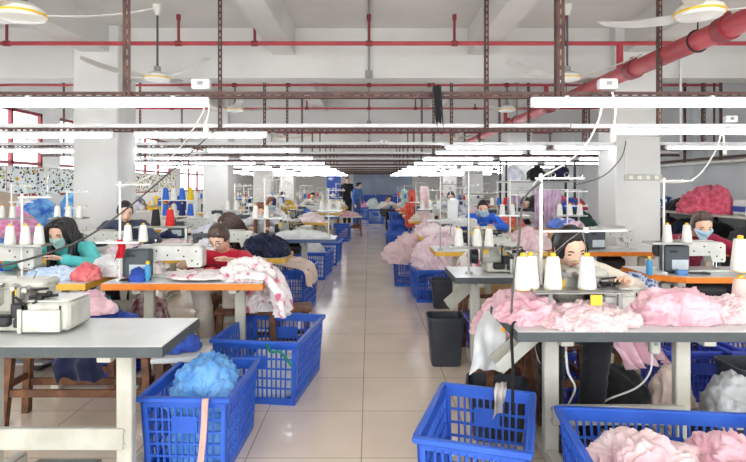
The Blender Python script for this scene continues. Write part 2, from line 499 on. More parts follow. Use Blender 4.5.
# ------------------------------------------------------------------ sewing machines
def lock_maker(m='mach', box=True):
    """flat-bed sewing machine; the operator sits on its +y side, the hand wheel is at -x"""
    def mk():
        root = thing('sewing_machine', '', 'sewing machine'); w = M[m]
        MB().box((0, 0, 0.008), (0.5, 0.18, 0.016), 0.005).build('bed', w, root)
        g = MB()
        pr = [(-0.25, 0.016), (-0.14, 0.016), (-0.13, 0.13), (-0.09, 0.155), (0.12, 0.16), (0.135, 0.085), (0.225, 0.085), (0.235, 0.10), (0.235, 0.255), (0.21, 0.28), (-0.22, 0.285), (-0.25, 0.26)]
        pr = [(x, 0.016 + (z - 0.016) * 0.8) for x, z in pr]; n = len(pr); vs = []
        for y, sh in ((-0.055, 0.007), (-0.046, 0), (0.046, 0), (0.055, 0.007)):
            cx = sum(p[0] for p in pr) / n; cz = sum(p[1] for p in pr) / n
            vs += [(x - (sh if x > cx else -sh), y, z - (sh if z > cz else -sh * 0.3)) for x, z in pr]
        fs = [tuple(range(n))[::-1], tuple(range(3 * n, 4 * n))]
        for i in range(3): fs += [(i * n + k, i * n + (k + 1) % n, (i + 1) * n + (k + 1) % n, (i + 1) * n + k) for k in range(n)]
        arm = g.add(vs, fs).build('arm', w, root, ang=28)
        s = MB()
        for x, z in ((-0.2, 0.22), (-0.2, 0.08), (-0.1, 0.24), (-0.02, 0.2), (0.06, 0.245), (0.1, 0.19), (0.16, 0.15), (0.19, 0.235), (0.2, 0.12)):
            s.cyl((x, -0.054, z * 0.8), (x, -0.058, z * 0.8), 0.0065, n=8)
        s.build('screw', M['dark'], arm)
        MB().box((0.0, 0, 0.235), (0.3, 0.085, 0.012), 0.005).build('top_cover', M['beige'], root)
        hw = MB().cyl((-0.25, 0, 0.165), (-0.262, 0, 0.165), 0.03, n=14); hw.cyl((-0.262, 0, 0.165), (-0.295, 0, 0.165), 0.058, 0.05, n=22)
        hw.build('hand_wheel', M['dark'], root)
        nb = MB().cyl((0.19, 0, 0.025), (0.19, 0, 0.09), 0.005, n=8); nb.cyl((0.165, 0, 0.04), (0.165, 0, 0.09), 0.006, n=8)
        nb.box((0.18, -0.01, 0.022), (0.03, 0.05, 0.006)); nb.build('needle_bar', M['chrome'], root)
        for x in (0.13, 0.2):
            tk = MB(); tk.cyl((x, 0.055, 0.165), (x, 0.075, 0.165), 0.018, n=14)
            tk.build('tension_dial', M['chrome'], root)
        pin = MB().cyl((-0.12, -0.02, 0.235), (-0.12, -0.02, 0.27), 0.004, n=6); pin.cyl((-0.12, -0.02, 0.265), (-0.12, -0.02, 0.272), 0.010, n=8)
        pin.build('thread_pin', M['chrome'], root)
        if box:
            cb = MB().box((-0.21, -0.12, 0.115), (0.19, 0.09, 0.2), 0.008).build('control_box', M['ctrl'], root)
            MB().box((-0.19, -0.1675, 0.07), (0.125, 0.004, 0.075), 0.001).build('label_panel', M['panel'], cb)
            MB().box((-0.24, -0.168, 0.17), (0.06, 0.004, 0.02), 0.001).build('switch', M['dark'], cb)
        return root
    return mk

def over_maker(m='beige'):
    """overlock machine: boxy base, looper covers, needle head, tension posts"""
    def mk():
        root = thing('overlock_machine', '', 'sewing machine'); w = M[m]
        b = MB(); b.box((0.03, 0, 0.045), (0.36, 0.24, 0.07), 0.01); b.box((0.15, -0.03, 0.08), (0.2, 0.2, 0.13), 0.015); b.build('base', w, root)
        pl = MB(); pl.box((0.13, -0.14, 0.062), (0.17, 0.012, 0.1), 0.004); pl.box((0.03, -0.138, 0.06), (0.02, 0.012, 0.11), 0.003); pl.build('looper_cover', w, root)
        h = MB(); h.box((-0.08, 0.04, 0.125), (0.16, 0.13, 0.15), 0.018); h.box((-0.04, 0.0, 0.212), (0.29, 0.13, 0.045), 0.014); h.box((-0.145, -0.05, 0.155), (0.06, 0.09, 0.09), 0.01); h.box((-0.03, -0.06, 0.17), (0.045, 0.05, 0.07), 0.008); h.box((0.085, -0.02, 0.185), (0.05, 0.08, 0.05), 0.01)
        hd = h.build('head', w, root)
        for i in range(4):
            k = MB(); k.cyl((-0.14 + i * 0.055, -0.085 if i < 2 else -0.07, 0.225 - 0.01 * i), (-0.14 + i * 0.055, -0.115 if i < 2 else -0.1, 0.22 - 0.01 * i), 0.016, 0.013, n=12)
            k.build('tension_knob', M['chrome'], hd)
        d = MB(); d.box((0.0, -0.1, 0.1), (0.05, 0.04, 0.07), 0.004); d.cyl((0.04, -0.11, 0.11), (0.1, -0.12, 0.15), 0.008, n=8); d.cyl((-0.03, -0.09, 0.03), (-0.03, -0.09, 0.2), 0.006, n=8)
        d.box((-0.06, -0.12, 0.06), (0.09, 0.05, 0.05), 0.01); d.cyl((0.05, -0.1, 0.16), (0.16, -0.06, 0.165), 0.007, n=8); d.ell((0.1, -0.1, 0.155), (0.018, 0.018, 0.018), 8)
        d.cyl((0.0, -0.12, 0.165), (0.05, -0.13, 0.13), 0.006, n=6); d.box((0.02, -0.13, 0.05), (0.04, 0.02, 0.04), 0.004); d.build('looper_parts', M['dark'], root)
        MB().box((-0.155, -0.101, 0.17), (0.035, 0.006, 0.04), 0.002).build('warning_plate', M['core'], root)
        MB().cyl((-0.19, 0.06, 0.11), (-0.24, 0.06, 0.11), 0.062, 0.055, n=20).build('hand_wheel', M['dark'], root)
        MB().box((0.15, -0.03, 0.148), (0.19, 0.19, 0.006), 0.002).build('cloth_plate', M['mach'], root)
        MB().box((-0.03, -0.086, 0.185), (0.028, 0.004, 0.03), 0.001).build('warning_plate', M['core'], hd)
        nd = MB()
        for x in (0.075, 0.09, 0.105): nd.cyl((x, -0.05, 0.12), (x, -0.05, 0.19), 0.004, n=6)
        nd.box((0.09, -0.06, 0.165), (0.06, 0.03, 0.018), 0.003); nd.cyl((0.06, -0.075, 0.19), (0.13, -0.09, 0.2), 0.006, n=6); nd.ell((0.13, -0.08, 0.175), (0.014, 0.014, 0.014), 8); nd.box((0.03, -0.13, 0.09), (0.012, 0.012, 0.09), 0.002); nd.cyl((0.21, -0.135, 0.02), (0.21, -0.135, 0.13), 0.004, n=6)
        nd.build('needle_clamp', M['dark'], hd)
        tb = MB().tube(catmull([(-0.07, 0.0, 0.23), (-0.07, 0.02, 0.265), (0.02, 0.0, 0.27), (0.03, -0.04, 0.23)]), 0.0025, 6); tb.build('thread_guide', M['chrome'], root)
        return root
    return mk

def lock(x, y, label, z=TOPZ, rz=0, group=None, m='mach', box=True):
    return use(('lock', m, box), lock_maker(m, box), (x, y, z + 0.001), radians(rz), label, group)
def over(x, y, label, z=TOPZ, rz=0, group=None, m='beige'):
    return use(('over', m), over_maker(m), (x, y, z + 0.001), radians(rz), label, group)

# ------------------------------------------------------------------ thread
def cone_maker(th, s=1.0):
    def mk():
        root = thing('thread_cone', '', 'thread cone')
        MB().lathe([(0.036 * s, 0.004), (0.039 * s, 0.008 * s), (0.039 * s, 0.02 * s), (0.027 * s, 0.138 * s), (0.023 * s, 0.145 * s)], n=18).build('thread', M[th], root)
        MB().lathe([(0.034 * s, 0), (0.034 * s, 0.004), (0.012 * s, 0.01), (0.0125 * s, 0.158 * s), (0.010 * s, 0.161 * s)], n=14).build('core', M['core'], root)
        return root
    return mk
def cone(x, y, z, label, th='thread', group=None, s=1.0):
    return use(('cone', th, s), cone_maker(th, s), (x, y, z), 0, label, group)

def stand_maker(H, tray=0.3, arms=2, tw=0.34, mt='white'):
    """thread stand clamped to the table edge: pole, cone tray, guide arm with eyelets"""
    def mk():
        root = thing('thread_stand', '', 'thread stand')
        p = MB(); p.cyl((0, 0, 0), (0, 0, H), 0.0085, n=10); p.cyl((0, 0, 0), (0, 0, 0.012), 0.028, n=14)
        p.build('pole', M[mt], root)
        t = MB(); t.box((0.02, -0.01, tray), (tw, 0.15, 0.006), 0.002); t.box((0.02, 0.065, tray + 0.008), (tw, 0.005, 0.012)); t.box((0.02, -0.085, tray + 0.008), (tw, 0.005, 0.012))
        t.build('cone_tray', M['steel'], root)
        for k in range(arms):
            z = H - 0.012 - k * 0.16
            a = MB(); a.cyl((-0.03, 0, z), (0.22, -0.01, z), 0.0055, n=8)
            if k == 0: a.ell((0, 0, H), (0.013, 0.013, 0.016), 8)
            ar = a.build('guide_arm', M[mt], root)
            for i in range(3):
                e = MB(); c = V((0.06 + i * 0.07, -0.008, z + 0.018))
                e.tube([c + V((0.012 * cos(q * pi / 4), 0, 0.012 * sin(q * pi / 4))) for q in range(9)], 0.0025, 5)
                e.build('eyelet', M['chrome'], ar)
        return root
    return mk
def stand(x, y, label, H=0.65, z=TOPZ, group=None, rz=0, **k):
    key = ('stand', round(H, 2)) + tuple(sorted(k.items()))
    return use(key, stand_maker(H, **k), (x, y, z + 0.001), radians(rz), label, group)

# ------------------------------------------------------------------ seating, bins
def bench(name, w, d, h, x, y, rz, label, cat='stool', seat='wood', leg='wood'):
    root = thing(name, label, cat, (x, y, 0), radians(rz))
    MB().box((0, 0, h - 0.015), (w, d, 0.03), 0.006).build('seat', M[seat], root)
    for sx in (-1, 1):
        for sy in (-1, 1):
            g = MB(); a = V((sx * (w / 2 - 0.05), sy * (d / 2 - 0.04), h - 0.03)); b = a + V((sx * 0.03, sy * 0.02, -(h - 0.03)))
            rt = (b - a).normalized().to_track_quat('Z', 'Y').to_matrix()
            q = 0.021
            vs = [p + V((i * q, j * q, 0)) for p in (a, b) for i, j in ((-1, -1), (1, -1), (1, 1), (-1, 1))]
            g.add(vs, [(0, 1, 2, 3), (4, 5, 6, 7)] + [(k, (k + 1) % 4, 4 + (k + 1) % 4, 4 + k) for k in range(4)])
            g.build('leg', M[leg], root, smooth=False)
    for sy in (-1, 1): MB().box((0, sy * (d / 2 - 0.03), h * 0.45), (w - 0.1, 0.02, 0.045), 0.003).build('stretcher', M[leg], root)
    for sx in (-1, 1): MB().box((sx * (w / 2 - 0.04), 0, h * 0.55), (0.02, d - 0.08, 0.04), 0.003).build('stretcher', M[leg], root)
    return root

def bin_(x, y, rz, label, w=0.3, d=0.22, h=0.38, m='binm'):
    def ring(sx, sy, z, r, n=5):
        out = []
        for cx, cy, a0 in ((1, 1, 0), (-1, 1, 90), (-1, -1, 180), (1, -1, 270)):
            for k in range(n):
                a = radians(a0 + 90 * k / (n - 1)); out.append(V((cx * (sx / 2 - r) + r * cos(a), cy * (sy / 2 - r) + r * sin(a), z)))
        return out
    prof = [(0.76, 0.0, 0.03), (0.78, 0.006, 0.035), (0.985, h - 0.02, 0.05), (1.03, h - 0.018, 0.05), (1.03, h, 0.05), (0.97, h, 0.045), (0.95, h - 0.03, 0.045), (0.74, 0.02, 0.03)]
    mb = MB(); vs = []; n = 20
    for f, z, r in prof: vs += ring(w * f, d * f, z, r)
    fs = []
    for i in range(len(prof) - 1): fs += [(i * n + k, i * n + (k + 1) % n, (i + 1) * n + (k + 1) % n, (i + 1) * n + k) for k in range(n)]
    fs += [tuple(range(n))[::-1], tuple(range((len(prof) - 1) * n, len(prof) * n))]
    o = mb.add(vs, fs).build('waste_bin', M[m], None, (x, y, 0), radians(rz))
    return tag(o, label, 'bin')

# ------------------------------------------------------------------ lamps, frames, fans
def tube_maker(L=1.2):
    def mk():
        root = thing('tube_light', '', 'ceiling light')
        MB().box((0, 0, 0.030), (L, 0.022, 0.026), 0.004).build('batten', M['lamp'], root)
        MB().cyl((-L / 2 + 0.025, 0, 0), (L / 2 - 0.025, 0, 0), 0.013, n=12).build('tube', M['tube'], root)
        for s in (-1, 1): MB().box((s * 0.4, 0.016, 0.046), (0.02, 0.055, 0.008), 0.001).build('mounting_clip', M['lamp'], root)
        for s in (-1, 1): MB().box((s * (L / 2 - 0.012), 0, 0.006), (0.024, 0.032, 0.04), 0.003).build('end_cap', M['lamp'], root)
        return root
    return mk

def slotted(a, b, wv, m, w=0.04, th=0.003, slot=0.055, sf=0.4):
    """slotted steel angle: two edge strips and the bridges between its slots, plus the other flange"""
    a, b = V(a), V(b); d = (b - a); L = d.length; z = d.normalized(); x = V(wv).normalized(); y = z.cross(x)
    R = Matrix((x, y, z)).transposed(); mb = MB(); mid = (a + b) / 2
    s = w * sf
    for q in (-1, 1): mb.box(mid + x * (q * (w - s) / 2), (s, th, L), 0, R)
    n = int(L / slot)
    for k in range(n + 1): mb.box(a + z * (L * k / n if 0 < k < n else (0.006 if k == 0 else L - 0.006)), (w - 2 * s + 0.002, th, slot * 0.42 if 0 < k < n else 0.012), 0, R)
    mb.box(mid - x * (w / 2) + y * (w / 2), (th, w, L), 0, R)
    return mb

def fan(x, y, z, ztop, rz, label, blade=0.60):
    root = thing('ceiling_fan', label, 'ceiling fan', (x, y, z), 0, 'ceiling fans over the sewing rows')
    MB().lathe([(0.03, 0.075), (0.075, 0.06), (0.125, 0.03), (0.135, 0.0), (0.12, -0.022), (0.05, -0.035), (0.01, -0.037)], n=26).build('motor_housing', M['white'], root)
    MB().lathe([(0.137, 0.006), (0.1385, 0.004), (0.1385, -0.004), (0.137, -0.006)], n=26).build('trim_ring', M['core'], root)
    MB().cyl((0, 0, 0.06), (0, 0, ztop - z - 0.05), 0.011, n=10).build('down_rod', M['ctrl'], root)
    MB().lathe([(0.02, ztop - z - 0.11), (0.045, ztop - z - 0.05), (0.05, ztop - z)], n=16).build('ceiling_canopy', M['white'], root)
    MB().lathe([(0.018, 0.13), (0.034, 0.12), (0.034, 0.075), (0.018, 0.07)], n=14).build('lower_cup', M['grey'], root)
    for k in range(3):
        a = rz + k * 2 * pi / 3; mb = MB(); vs = []; fs = []; N = 14
        for i in range(N + 1):
            f = i / N; r = 0.12 + f * blade
            hw = 0.03 + 0.035 * min(1, f * 5) - 0.012 * f if f < 0.93 else 0.035
            zz = 0.01 + 0.02 * f + 0.10 * f * f; tw = 0.22
            for q, t in ((-1, 0), (1, 0), (1, 1), (-1, 1)):
                vs.append((r, q * hw, zz + q * hw * tw + (0.005 if t else 0)))
        for i in range(N): fs += [(i * 4 + j, i * 4 + (j + 1) % 4, i * 4 + 4 + (j + 1) % 4, i * 4 + 4 + j) for j in range(4)]
        fs += [(0, 1, 2, 3), (N * 4, N * 4 + 1, N * 4 + 2, N * 4 + 3)]
        mb.add(vs, fs).xf(Matrix.Rotation(a, 3, 'Z')); mb.build('blade', mat('fan blade paint', (206, 204, 196), 0.4), root)
    return root
# ------------------------------------------------------------------ people
def smooth01(a, b, x):
    t = max(0.0, min(1.0, (x - a) / (b - a))); return t * t * (3 - 2 * t)

def head_pt(u, grow=0.0):
    """point of the head surface in direction u; face towards -y, eyes at z = 0"""
    a, b, c = 0.074, 0.094, 0.115
    t = 1 / sqrt((u.x / a) ** 2 + (u.y / b) ** 2 + (u.z / c) ** 2)
    p = u * t
    low = smooth01(0.0, -0.115, p.z)
    p.x *= 1 - 0.30 * low * (0.6 + 0.4 * smooth01(0, -0.09, p.y) )
    if p.y > 0: p.y *= 1 - 0.32 * low
    front = smooth01(-0.02, -0.075, p.y)
    p.y += 0.006 * front * smooth01(0.0, 0.03, abs(p.x)) * 0  
    for s in (-1, 1):
        p.y += 0.010 * exp(-((p.x - s * 0.032) / 0.017) ** 2 - ((p.z - 0.002) / 0.013) ** 2) * front
        p.y -= 0.004 * exp(-((p.x - s * 0.036) / 0.018) ** 2 - ((p.z + 0.028) / 0.018) ** 2) * front
    nz = smooth01(0.012, -0.034, p.z) * smooth01(-0.052, -0.040, p.z)
    p.y -= (0.006 + 0.017 * nz) * exp(-(p.x / (0.008 + 0.006 * nz)) ** 2) * front * smooth01(-0.054, -0.042, p.z) * smooth01(0.03, 0.0, p.z)
    p.y -= 0.006 * exp(-(p.x / 0.022) ** 2 - ((p.z + 0.063) / 0.008) ** 2) * front
    p.y -= 0.007 * exp(-(p.x / 0.02) ** 2 - ((p.z + 0.096) / 0.014) ** 2) * front
    return p * (1 + grow)

def head_mb(n=44, fn=None):
    mb = MB(); vs = []; fs = []; k2 = n // 2 + 4
    def pt(a, b):
        u = V((sin(a) * sin(b), -sin(a) * cos(b), cos(a)))
        return fn(u) if fn else head_pt(u)
    for i in range(1, k2): vs += [pt(pi * i / k2, 2 * pi * k / n) for k in range(n)]
    t = len(vs); vs += [pt(0, 0), pt(pi, 0)]
    for i in range(k2 - 2): fs += [(i * n + k, (i + 1) * n + k, (i + 1) * n + (k + 1) % n, i * n + (k + 1) % n) for k in range(n)]
    for k in range(n): fs += [(t, k, (k + 1) % n), (t + 1, (k2 - 2) * n + (k + 1) % n, (k2 - 2) * n + k)]
    return mb.add(vs, fs)

def hand_chains(mb, w, d, nrm, thumb, sc=1.0, curl=0.35):
    """palm, four unequal fingers and a thumb, from wrist w along d; nrm = back of hand, thumb = thumb side"""
    d = V(d).normalized(); nrm = V(nrm); nrm = (nrm - d * nrm.dot(d)).normalized(); s = d.cross(nrm).normalized()
    if s.dot(V(thumb)) < 0: s = -s
    P = lambda a, b, c: w + (d * a + s * b + nrm * c) * sc
    mb.chain([P(-0.01, 0, 0), P(0.03, 0.0, 0), P(0.07, 0, 0.002), P(0.082, 0, 0)], [(0.022 * sc, 0.016 * sc), (0.034 * sc, 0.014 * sc), (0.040 * sc, 0.013 * sc), (0.038 * sc, 0.010 * sc)], xax=s)
    for b, L in ((0.031, 0.068), (0.0105, 0.078), (-0.0105, 0.072), (-0.030, 0.055)):
        p = [P(0.072, b * 0.95, 0)]; ang = 0.12; pos = (0.072, b * 0.95, 0.0)
        for f in (0.45, 0.3, 0.25):
            pos = (pos[0] + L * f * cos(ang), pos[1] + b * 0.22 * f, pos[2] - L * f * sin(ang)); p.append(P(*pos)); ang += curl
        mb.chain(p, [0.0088 * sc, 0.008 * sc, 0.0072 * sc, 0.006 * sc], n=10)
    mb.chain([P(0.02, 0.022, -0.004), P(0.045, 0.047, -0.012), P(0.068, 0.056, -0.018), P(0.088, 0.058, -0.024)], [0.013 * sc, 0.0105 * sc, 0.009 * sc, 0.007 * sc], n=10)

def person(label, x, y, rz=0.0, pose='sit', top=1.2, lean=0.28, pitch=28, yaw=0, roll=0, hands=None, shirt=(200, 60, 70), pants=(40, 40, 46),
           hair='bun', hairm='hblack', mask=None, sleeve='long', vest=None, vox=0.010, glasses=False, skirt=False, build=1.0, bangs=0.0, scarf=None, seat=0.56, neck=0.215):
    root = thing('person', label, 'person', (x, y, 0), rz)
    sit = pose == 'sit'
    nb = V((0, -lean * 0.62, top - neck)); hc = V((0, -lean, top - 0.118))
    pel = V((0, 0, seat + 0.06)) if sit else V((0, 0.0, top * 0.53))
    ch = pel.lerp(nb, 0.66) + V((0, 0.035, 0)); wa = pel.lerp(nb, 0.32) + V((0, 0.045, 0))
    sh = {s: nb + V((s * 0.165 * build, 0.02, -0.05)) for s in (-1, 1)}
    hip = {s: pel + V((s * 0.088, -0.01, -0.02)) for s in (-1, 1)}
    if sit:
        kn = {s: V((s * 0.13, -0.42, seat + 0.045)) for s in (-1, 1)}; an = {s: V((s * 0.085, -0.36 - 0.05 * s, 0.09)) for s in (-1, 1)}
    else:
        kn = {s: V((s * 0.085, -0.02, top * 0.28)) for s in (-1, 1)}; an = {s: V((s * 0.085, 0.02, 0.085)) for s in (-1, 1)}
    if hands is None:
        hands = {-1: (-0.16, -lean - 0.22, 0.82), 1: (0.14, -lean - 0.24, 0.82)} if sit else {-1: (-0.23, -0.1, top * 0.5), 1: (0.23, -0.1, top * 0.5)}
    el = {}; wr = {}
    for s in (-1, 1):
        w = V(hands[s]) + V((0, 0, 0.025 if sit else 0)); wr[s] = w; d = w - sh[s]; L = d.length; half = 0.265
        if L > 2 * half * 0.985: w = sh[s] + d.normalized() * (2 * half * 0.985); wr[s] = w; d = w - sh[s]; L = d.length
        hgt = sqrt(max(0.0004, half * half - (L / 2) ** 2))
        o = V((s * 0.8, 0.3, -0.34 if sit else -0.6)); o = (o - d * (o.dot(d) / (L * L))).normalized()
        el[s] = sh[s] + d / 2 + o * hgt
    rot = Matrix.Rotation(radians(yaw), 3, 'Z') @ Matrix.Rotation(radians(pitch), 3, 'X') @ Matrix.Rotation(radians(roll), 3, 'Y')
    H = lambda p: hc + rot @ p
    # body: one continuous skin
    b = MB()
    hm = head_mb(); hm.v = [H(p) for p in hm.v]; b.add(hm.v, hm.f)
    for s in (-1, 1): b.ell(H(V((s * 0.074, 0.012, -0.012))), (0.010, 0.017, 0.030), 10, rot)
    b.chain([nb + V((0, 0.02, -0.05)), nb + V((0, 0.005, 0.02)), H(V((0, 0.025, -0.07)))], [0.056, 0.050, 0.052], n=14)
    b.chain([pel, wa, ch, nb + V((0, 0.02, -0.04))], [(0.145 * build, 0.10), (0.115 * build, 0.085), (0.135 * build, 0.09), (0.075, 0.06)], xax=(1, 0, 0), n=18)
    for s in (-1, 1):
        b.chain([nb + V((s * 0.07, 0.02, -0.04)), sh[s], el[s]], [0.05, 0.046, 0.036]); b.chain([el[s], el[s].lerp(wr[s], 0.35), wr[s]], [0.036, 0.034, 0.023])
        fd = (wr[s] - el[s]).normalized(); fd = (fd + V((-s * 0.15, -0.35, 0.22 if sit else -0.8))).normalized()
        hand_chains(b, wr[s], fd, (0, 0.15, 1) if sit else (s, 0, 0), (-s, 0, 0) if sit else (0, -1, 0))
        b.chain([hip[s], kn[s]], [0.078, 0.054]); b.chain([kn[s], kn[s].lerp(an[s], 0.35) + V((0, 0.015, 0)), an[s]], [0.054, 0.052, 0.035])
        b.chain([an[s] + V((0, 0.03, -0.045)), an[s] + V((0, -0.05, -0.05)), an[s] + V((s * 0.01, -0.14, -0.06))], [0.033, 0.035, 0.024])
    me = remesh(b, vox, 4); me.materials.append(M['skin']); link('body', me, root)
    # clothes
    def cl(name, mb, col, v=None):
        m_ = remesh(mb, v or max(vox, 0.009), 6)
        N = len(m_.vertices); co = np.empty(N * 3, np.float32); no = np.empty(N * 3, np.float32)
        m_.vertices.foreach_get('co', co); m_.vertex_normals.foreach_get('vector', no); co = co.reshape(N, 3); no = no.reshape(N, 3)
        co = co + no * (0.016 * (folds(co * 7.0 + x, 5) - 0.5) + 0.006 * pn(co * 9.0))[:, None]
        m_.vertices.foreach_set('co', co.astype(np.float32).ravel()); m_.update()
        m_.materials.append(cloth('%d %d %d' % col, col)); m_.polygons.foreach_set('use_smooth', [True] * len(m_.polygons))
        return link(name, m_, root)
    g = MB()
    g.chain([pel + V((0, 0, -0.02)), wa, ch, nb + V((0, 0.02, -0.055))], [(0.165 * build, 0.125), (0.145 * build, 0.112), (0.158 * build, 0.115), (0.095, 0.078)], xax=(1, 0, 0), n=20)
    for s in (-1, 1):
        g.chain([nb + V((s * 0.065, 0.02, -0.055)), sh[s], el[s] if sleeve != 'short' else sh[s].lerp(el[s], 0.72)], [0.064, 0.064, 0.054])
        if sleeve == 'long': g.chain([el[s], el[s].lerp(wr[s], 0.9)], [0.054, 0.040])
    cl('shirt', g, shirt)
    if vest:
        g = MB(); g.chain([pel + V((0, 0, -0.03)), wa, ch, nb + V((0, 0.02, -0.075))], [(0.176 * build, 0.136), (0.156 * build, 0.123), (0.166 * build, 0.124), (0.088, 0.078)], xax=(1, 0, 0), n=20)
        for s in (-1, 1): g.chain([ch + V((s * 0.09, 0, 0.06)), nb + V((s * 0.085, 0.02, -0.035))], [0.05, 0.03])
        cl('vest', g, vest)
    g = MB(); g.chain([pel + V((0, 0, 0.06)), pel + V((0, 0, -0.04))], [(0.158 * build, 0.122), (0.168 * build, 0.13)], xax=(1, 0, 0))
    for s in (-1, 1):
        g.chain([hip[s], kn[s]], [0.094, 0.074])
        if skirt and not sit: continue
        g.chain([kn[s], an[s] + V((0, 0, 0.03))], [0.074, 0.058])
    cl('trousers', g, pants)
    for s in (-1, 1):
        g = MB(); a = an[s]
        g.chain([a + V((0, 0.035, -0.048)), a + V((0, -0.05, -0.052)), a + V((s * 0.01, -0.145, -0.058))], [(0.04, 0.04), (0.043, 0.036), (0.034, 0.026)], xax=(1, 0, 0))
        g.v = [V((p.x, p.y, max(p.z, 0.001))) for p in g.v]
        g.build('shoe', M['shoe'], root, ang=60)
    # hair: a cap that dips inside the face, plus locks
    hl = 0.74 - bangs; fw = 0.62 if hair in ('long', 'tail') else 0.78
    def hp(u):
        top_ = hl - 0.5 * (abs(u.x) / fw) ** 2.5 * 0.5
        face = smooth01(-0.18, -0.40, u.y) * smooth01(top_ + 0.10, top_ - 0.05, u.z) * smooth01(fw + 0.16, fw - 0.04, abs(u.x))
        ear = smooth01(0.12, -0.10, u.y) * (smooth01(-0.15, -0.32, u.z) if hair in ('short', 'bun') else smooth01(-0.35, -0.6, u.z))
        nape = smooth01(-0.55, -0.78, u.z)
        f = max(face, ear, nape)
        w = noise.noise(V((u.x * 9, u.y * 3, u.z * 3))) * 0.02
        return head_pt(u) * ((1.125 + w) * (1 - f) + 0.90 * f)
    g = head_mb(52, hp); g.v = [H(p) for p in g.v]
    if hair == 'long':
        for s in (-1, 1):
            for k in range(5):
                y0 = -0.062 + 0.034 * k
                g.chain(catmull([H(V((s * 0.028, y0 * 0.7, 0.108))), H(V((s * 0.072, y0, 0.062))), H(V((s * (0.084 - 0.002 * k), y0 + 0.004, -0.03))), nb + V((s * 0.082, -0.095 + 0.045 * k, 0.02)), nb + V((s * (0.088 - 0.008 * (k == 0)), -0.115 + 0.045 * k, -0.10)), nb + V((s * 0.08, -0.125 + 0.05 * k, -0.2))], 4),
                        [0.014 + 0.011 * min(1.0, i / 6) - 0.008 * max(0, (i - 15) / 5) for i in range(21)], n=8)
        for k in range(5):
            xx = -0.06 + 0.03 * k
            g.chain(catmull([H(V((xx, 0.085, 0.02))), H(V((xx, 0.1, -0.08))), nb + V((xx * 1.2, 0.085, -0.06)), nb + V((xx * 1.2, 0.10, -0.24))], 4), [0.028] * 13, n=8)
    elif hair == 'bun':
        g.ell(H(V((0, 0.125, 0.02))), (0.042, 0.036, 0.042), 14, rot)
    elif hair == 'tail':
        for k in range(4):
            a = k * pi / 2
            g.chain(catmull([H(V((0.012 * cos(a), 0.11, 0.0))), H(V((0.02 * cos(a), 0.16, -0.04 + 0.012 * sin(a)))), nb + V((0.05 + 0.02 * cos(a), 0.13, -0.06)), nb + V((0.10 + 0.014 * cos(a), 0.09, -0.2))], 4), [0.022 - 0.001 * i for i in range(13)], n=8)
        for s in (-1, 1):
            g.chain(catmull([H(V((s * 0.06, -0.07, 0.06))), H(V((s * 0.078, -0.05, 0.0))), H(V((s * 0.078, -0.03, -0.06)))], 4), [0.008] * 9, n=6)
    if vox < 0.012:
        me = remesh(g, max(vox, 0.007), 3); me.materials.append(M[hairm]); me.polygons.foreach_set('use_smooth', [True] * len(me.polygons))
        N = len(me.vertices); co = np.empty(N * 3, np.float32); no = np.empty(N * 3, np.float32)
        me.vertices.foreach_get('co', co); me.vertex_normals.foreach_get('vector', no); co = co.reshape(N, 3); no = no.reshape(N, 3)
        co = co + no * (0.006 * pn(co * (70.0, 70.0, 9.0)))[:, None]
        me.vertices.foreach_set('co', co.astype(np.float32).ravel()); me.update(); link('hair', me, root)
    else: g.build('hair', M[hairm], root, ang=75)
    # face
    for s in (-1, 1):
        e = MB(); c = head_pt(V((s * 0.032, -0.085, 0.001)).normalized())
        e.ell(H(c + V((0, -0.001, 0))), (0.014, 0.006, 0.0045), 10, rot); e.build('eye', M['eye'], root)
        e = MB(); pts = []
        for i in range(5):
            xx = s * (0.016 + 0.009 * i); c = head_pt(V((xx, -0.085, 0.022 + 0.004 * sin(pi * i / 4))).normalized()); pts.append(H(c + V((0, -0.001, 0))))
        e.tube(pts, [0.002, 0.0035, 0.0035, 0.003, 0.0015], 6); e.build('eyebrow', M['brow'], root)
    if mask:
        def mp(u):
            f = smooth01(-0.20, -0.42, u.y) * smooth01(-0.02, -0.14, u.z) * smooth01(-0.97, -0.90, u.z)
            p = head_pt(u)
            fl = V((p.x, min(p.y, -0.062 - 0.02 * smooth01(0.06, 0, abs(p.x))), p.z))
            return fl * 1.06 * f + p * 0.90 * (1 - f) if f > 0 else p * 0.9
        g = head_mb(56, mp); g.v = [H(p) for p in g.v]; mk_ = g.build('face_mask', M[mask], root, ang=70)
        for s in (-1, 1):
            t = MB(); t.tube([H(V((s * 0.062, -0.055, -0.03))), H(V((s * 0.078, -0.015, -0.005))), H(V((s * 0.082, 0.018, 0.008))), H(V((s * 0.079, 0.024, -0.02)))], 0.0016, 5); t.build('ear_loop', M['maskw'], mk_)
    else:
        g = MB(); c = head_pt(V((0, -0.085, -0.055)).normalized())
        g.ell(H(c + V((0, -0.0005, 0))), (0.019, 0.005, 0.0065), 12, rot); g.build('mouth', M['lip'], root)
    if glasses:
        g = MB()
        for s in (-1, 1):
            c = V((s * 0.033, -0.098, -0.004))
            g.tube([H(c + V((0.023 * cos(q * pi / 8), 0.004 * abs(cos(q * pi / 8)), 0.017 * sin(q * pi / 8)))) for q in range(17)], 0.0018, 5)
            g.tube([H(c + V((s * 0.023, 0.004, 0.004))), H(V((s * 0.074, -0.02, 0.004))), H(V((s * 0.08, 0.012, 0.0)))], 0.0016, 5)
        g.tube([H(V((-0.01, -0.1, 0))), H(V((0.01, -0.1, 0)))], 0.0016, 5); g.build('glasses', M['eye'], root)
    if scarf:
        g = MB(); g.lathe([(0.075, -0.05), (0.1, -0.02), (0.09, 0.03), (0.07, 0.05)], nb + V((0, -0.01, 0.01)), 20); cl('scarf', g, scarf)
    return root
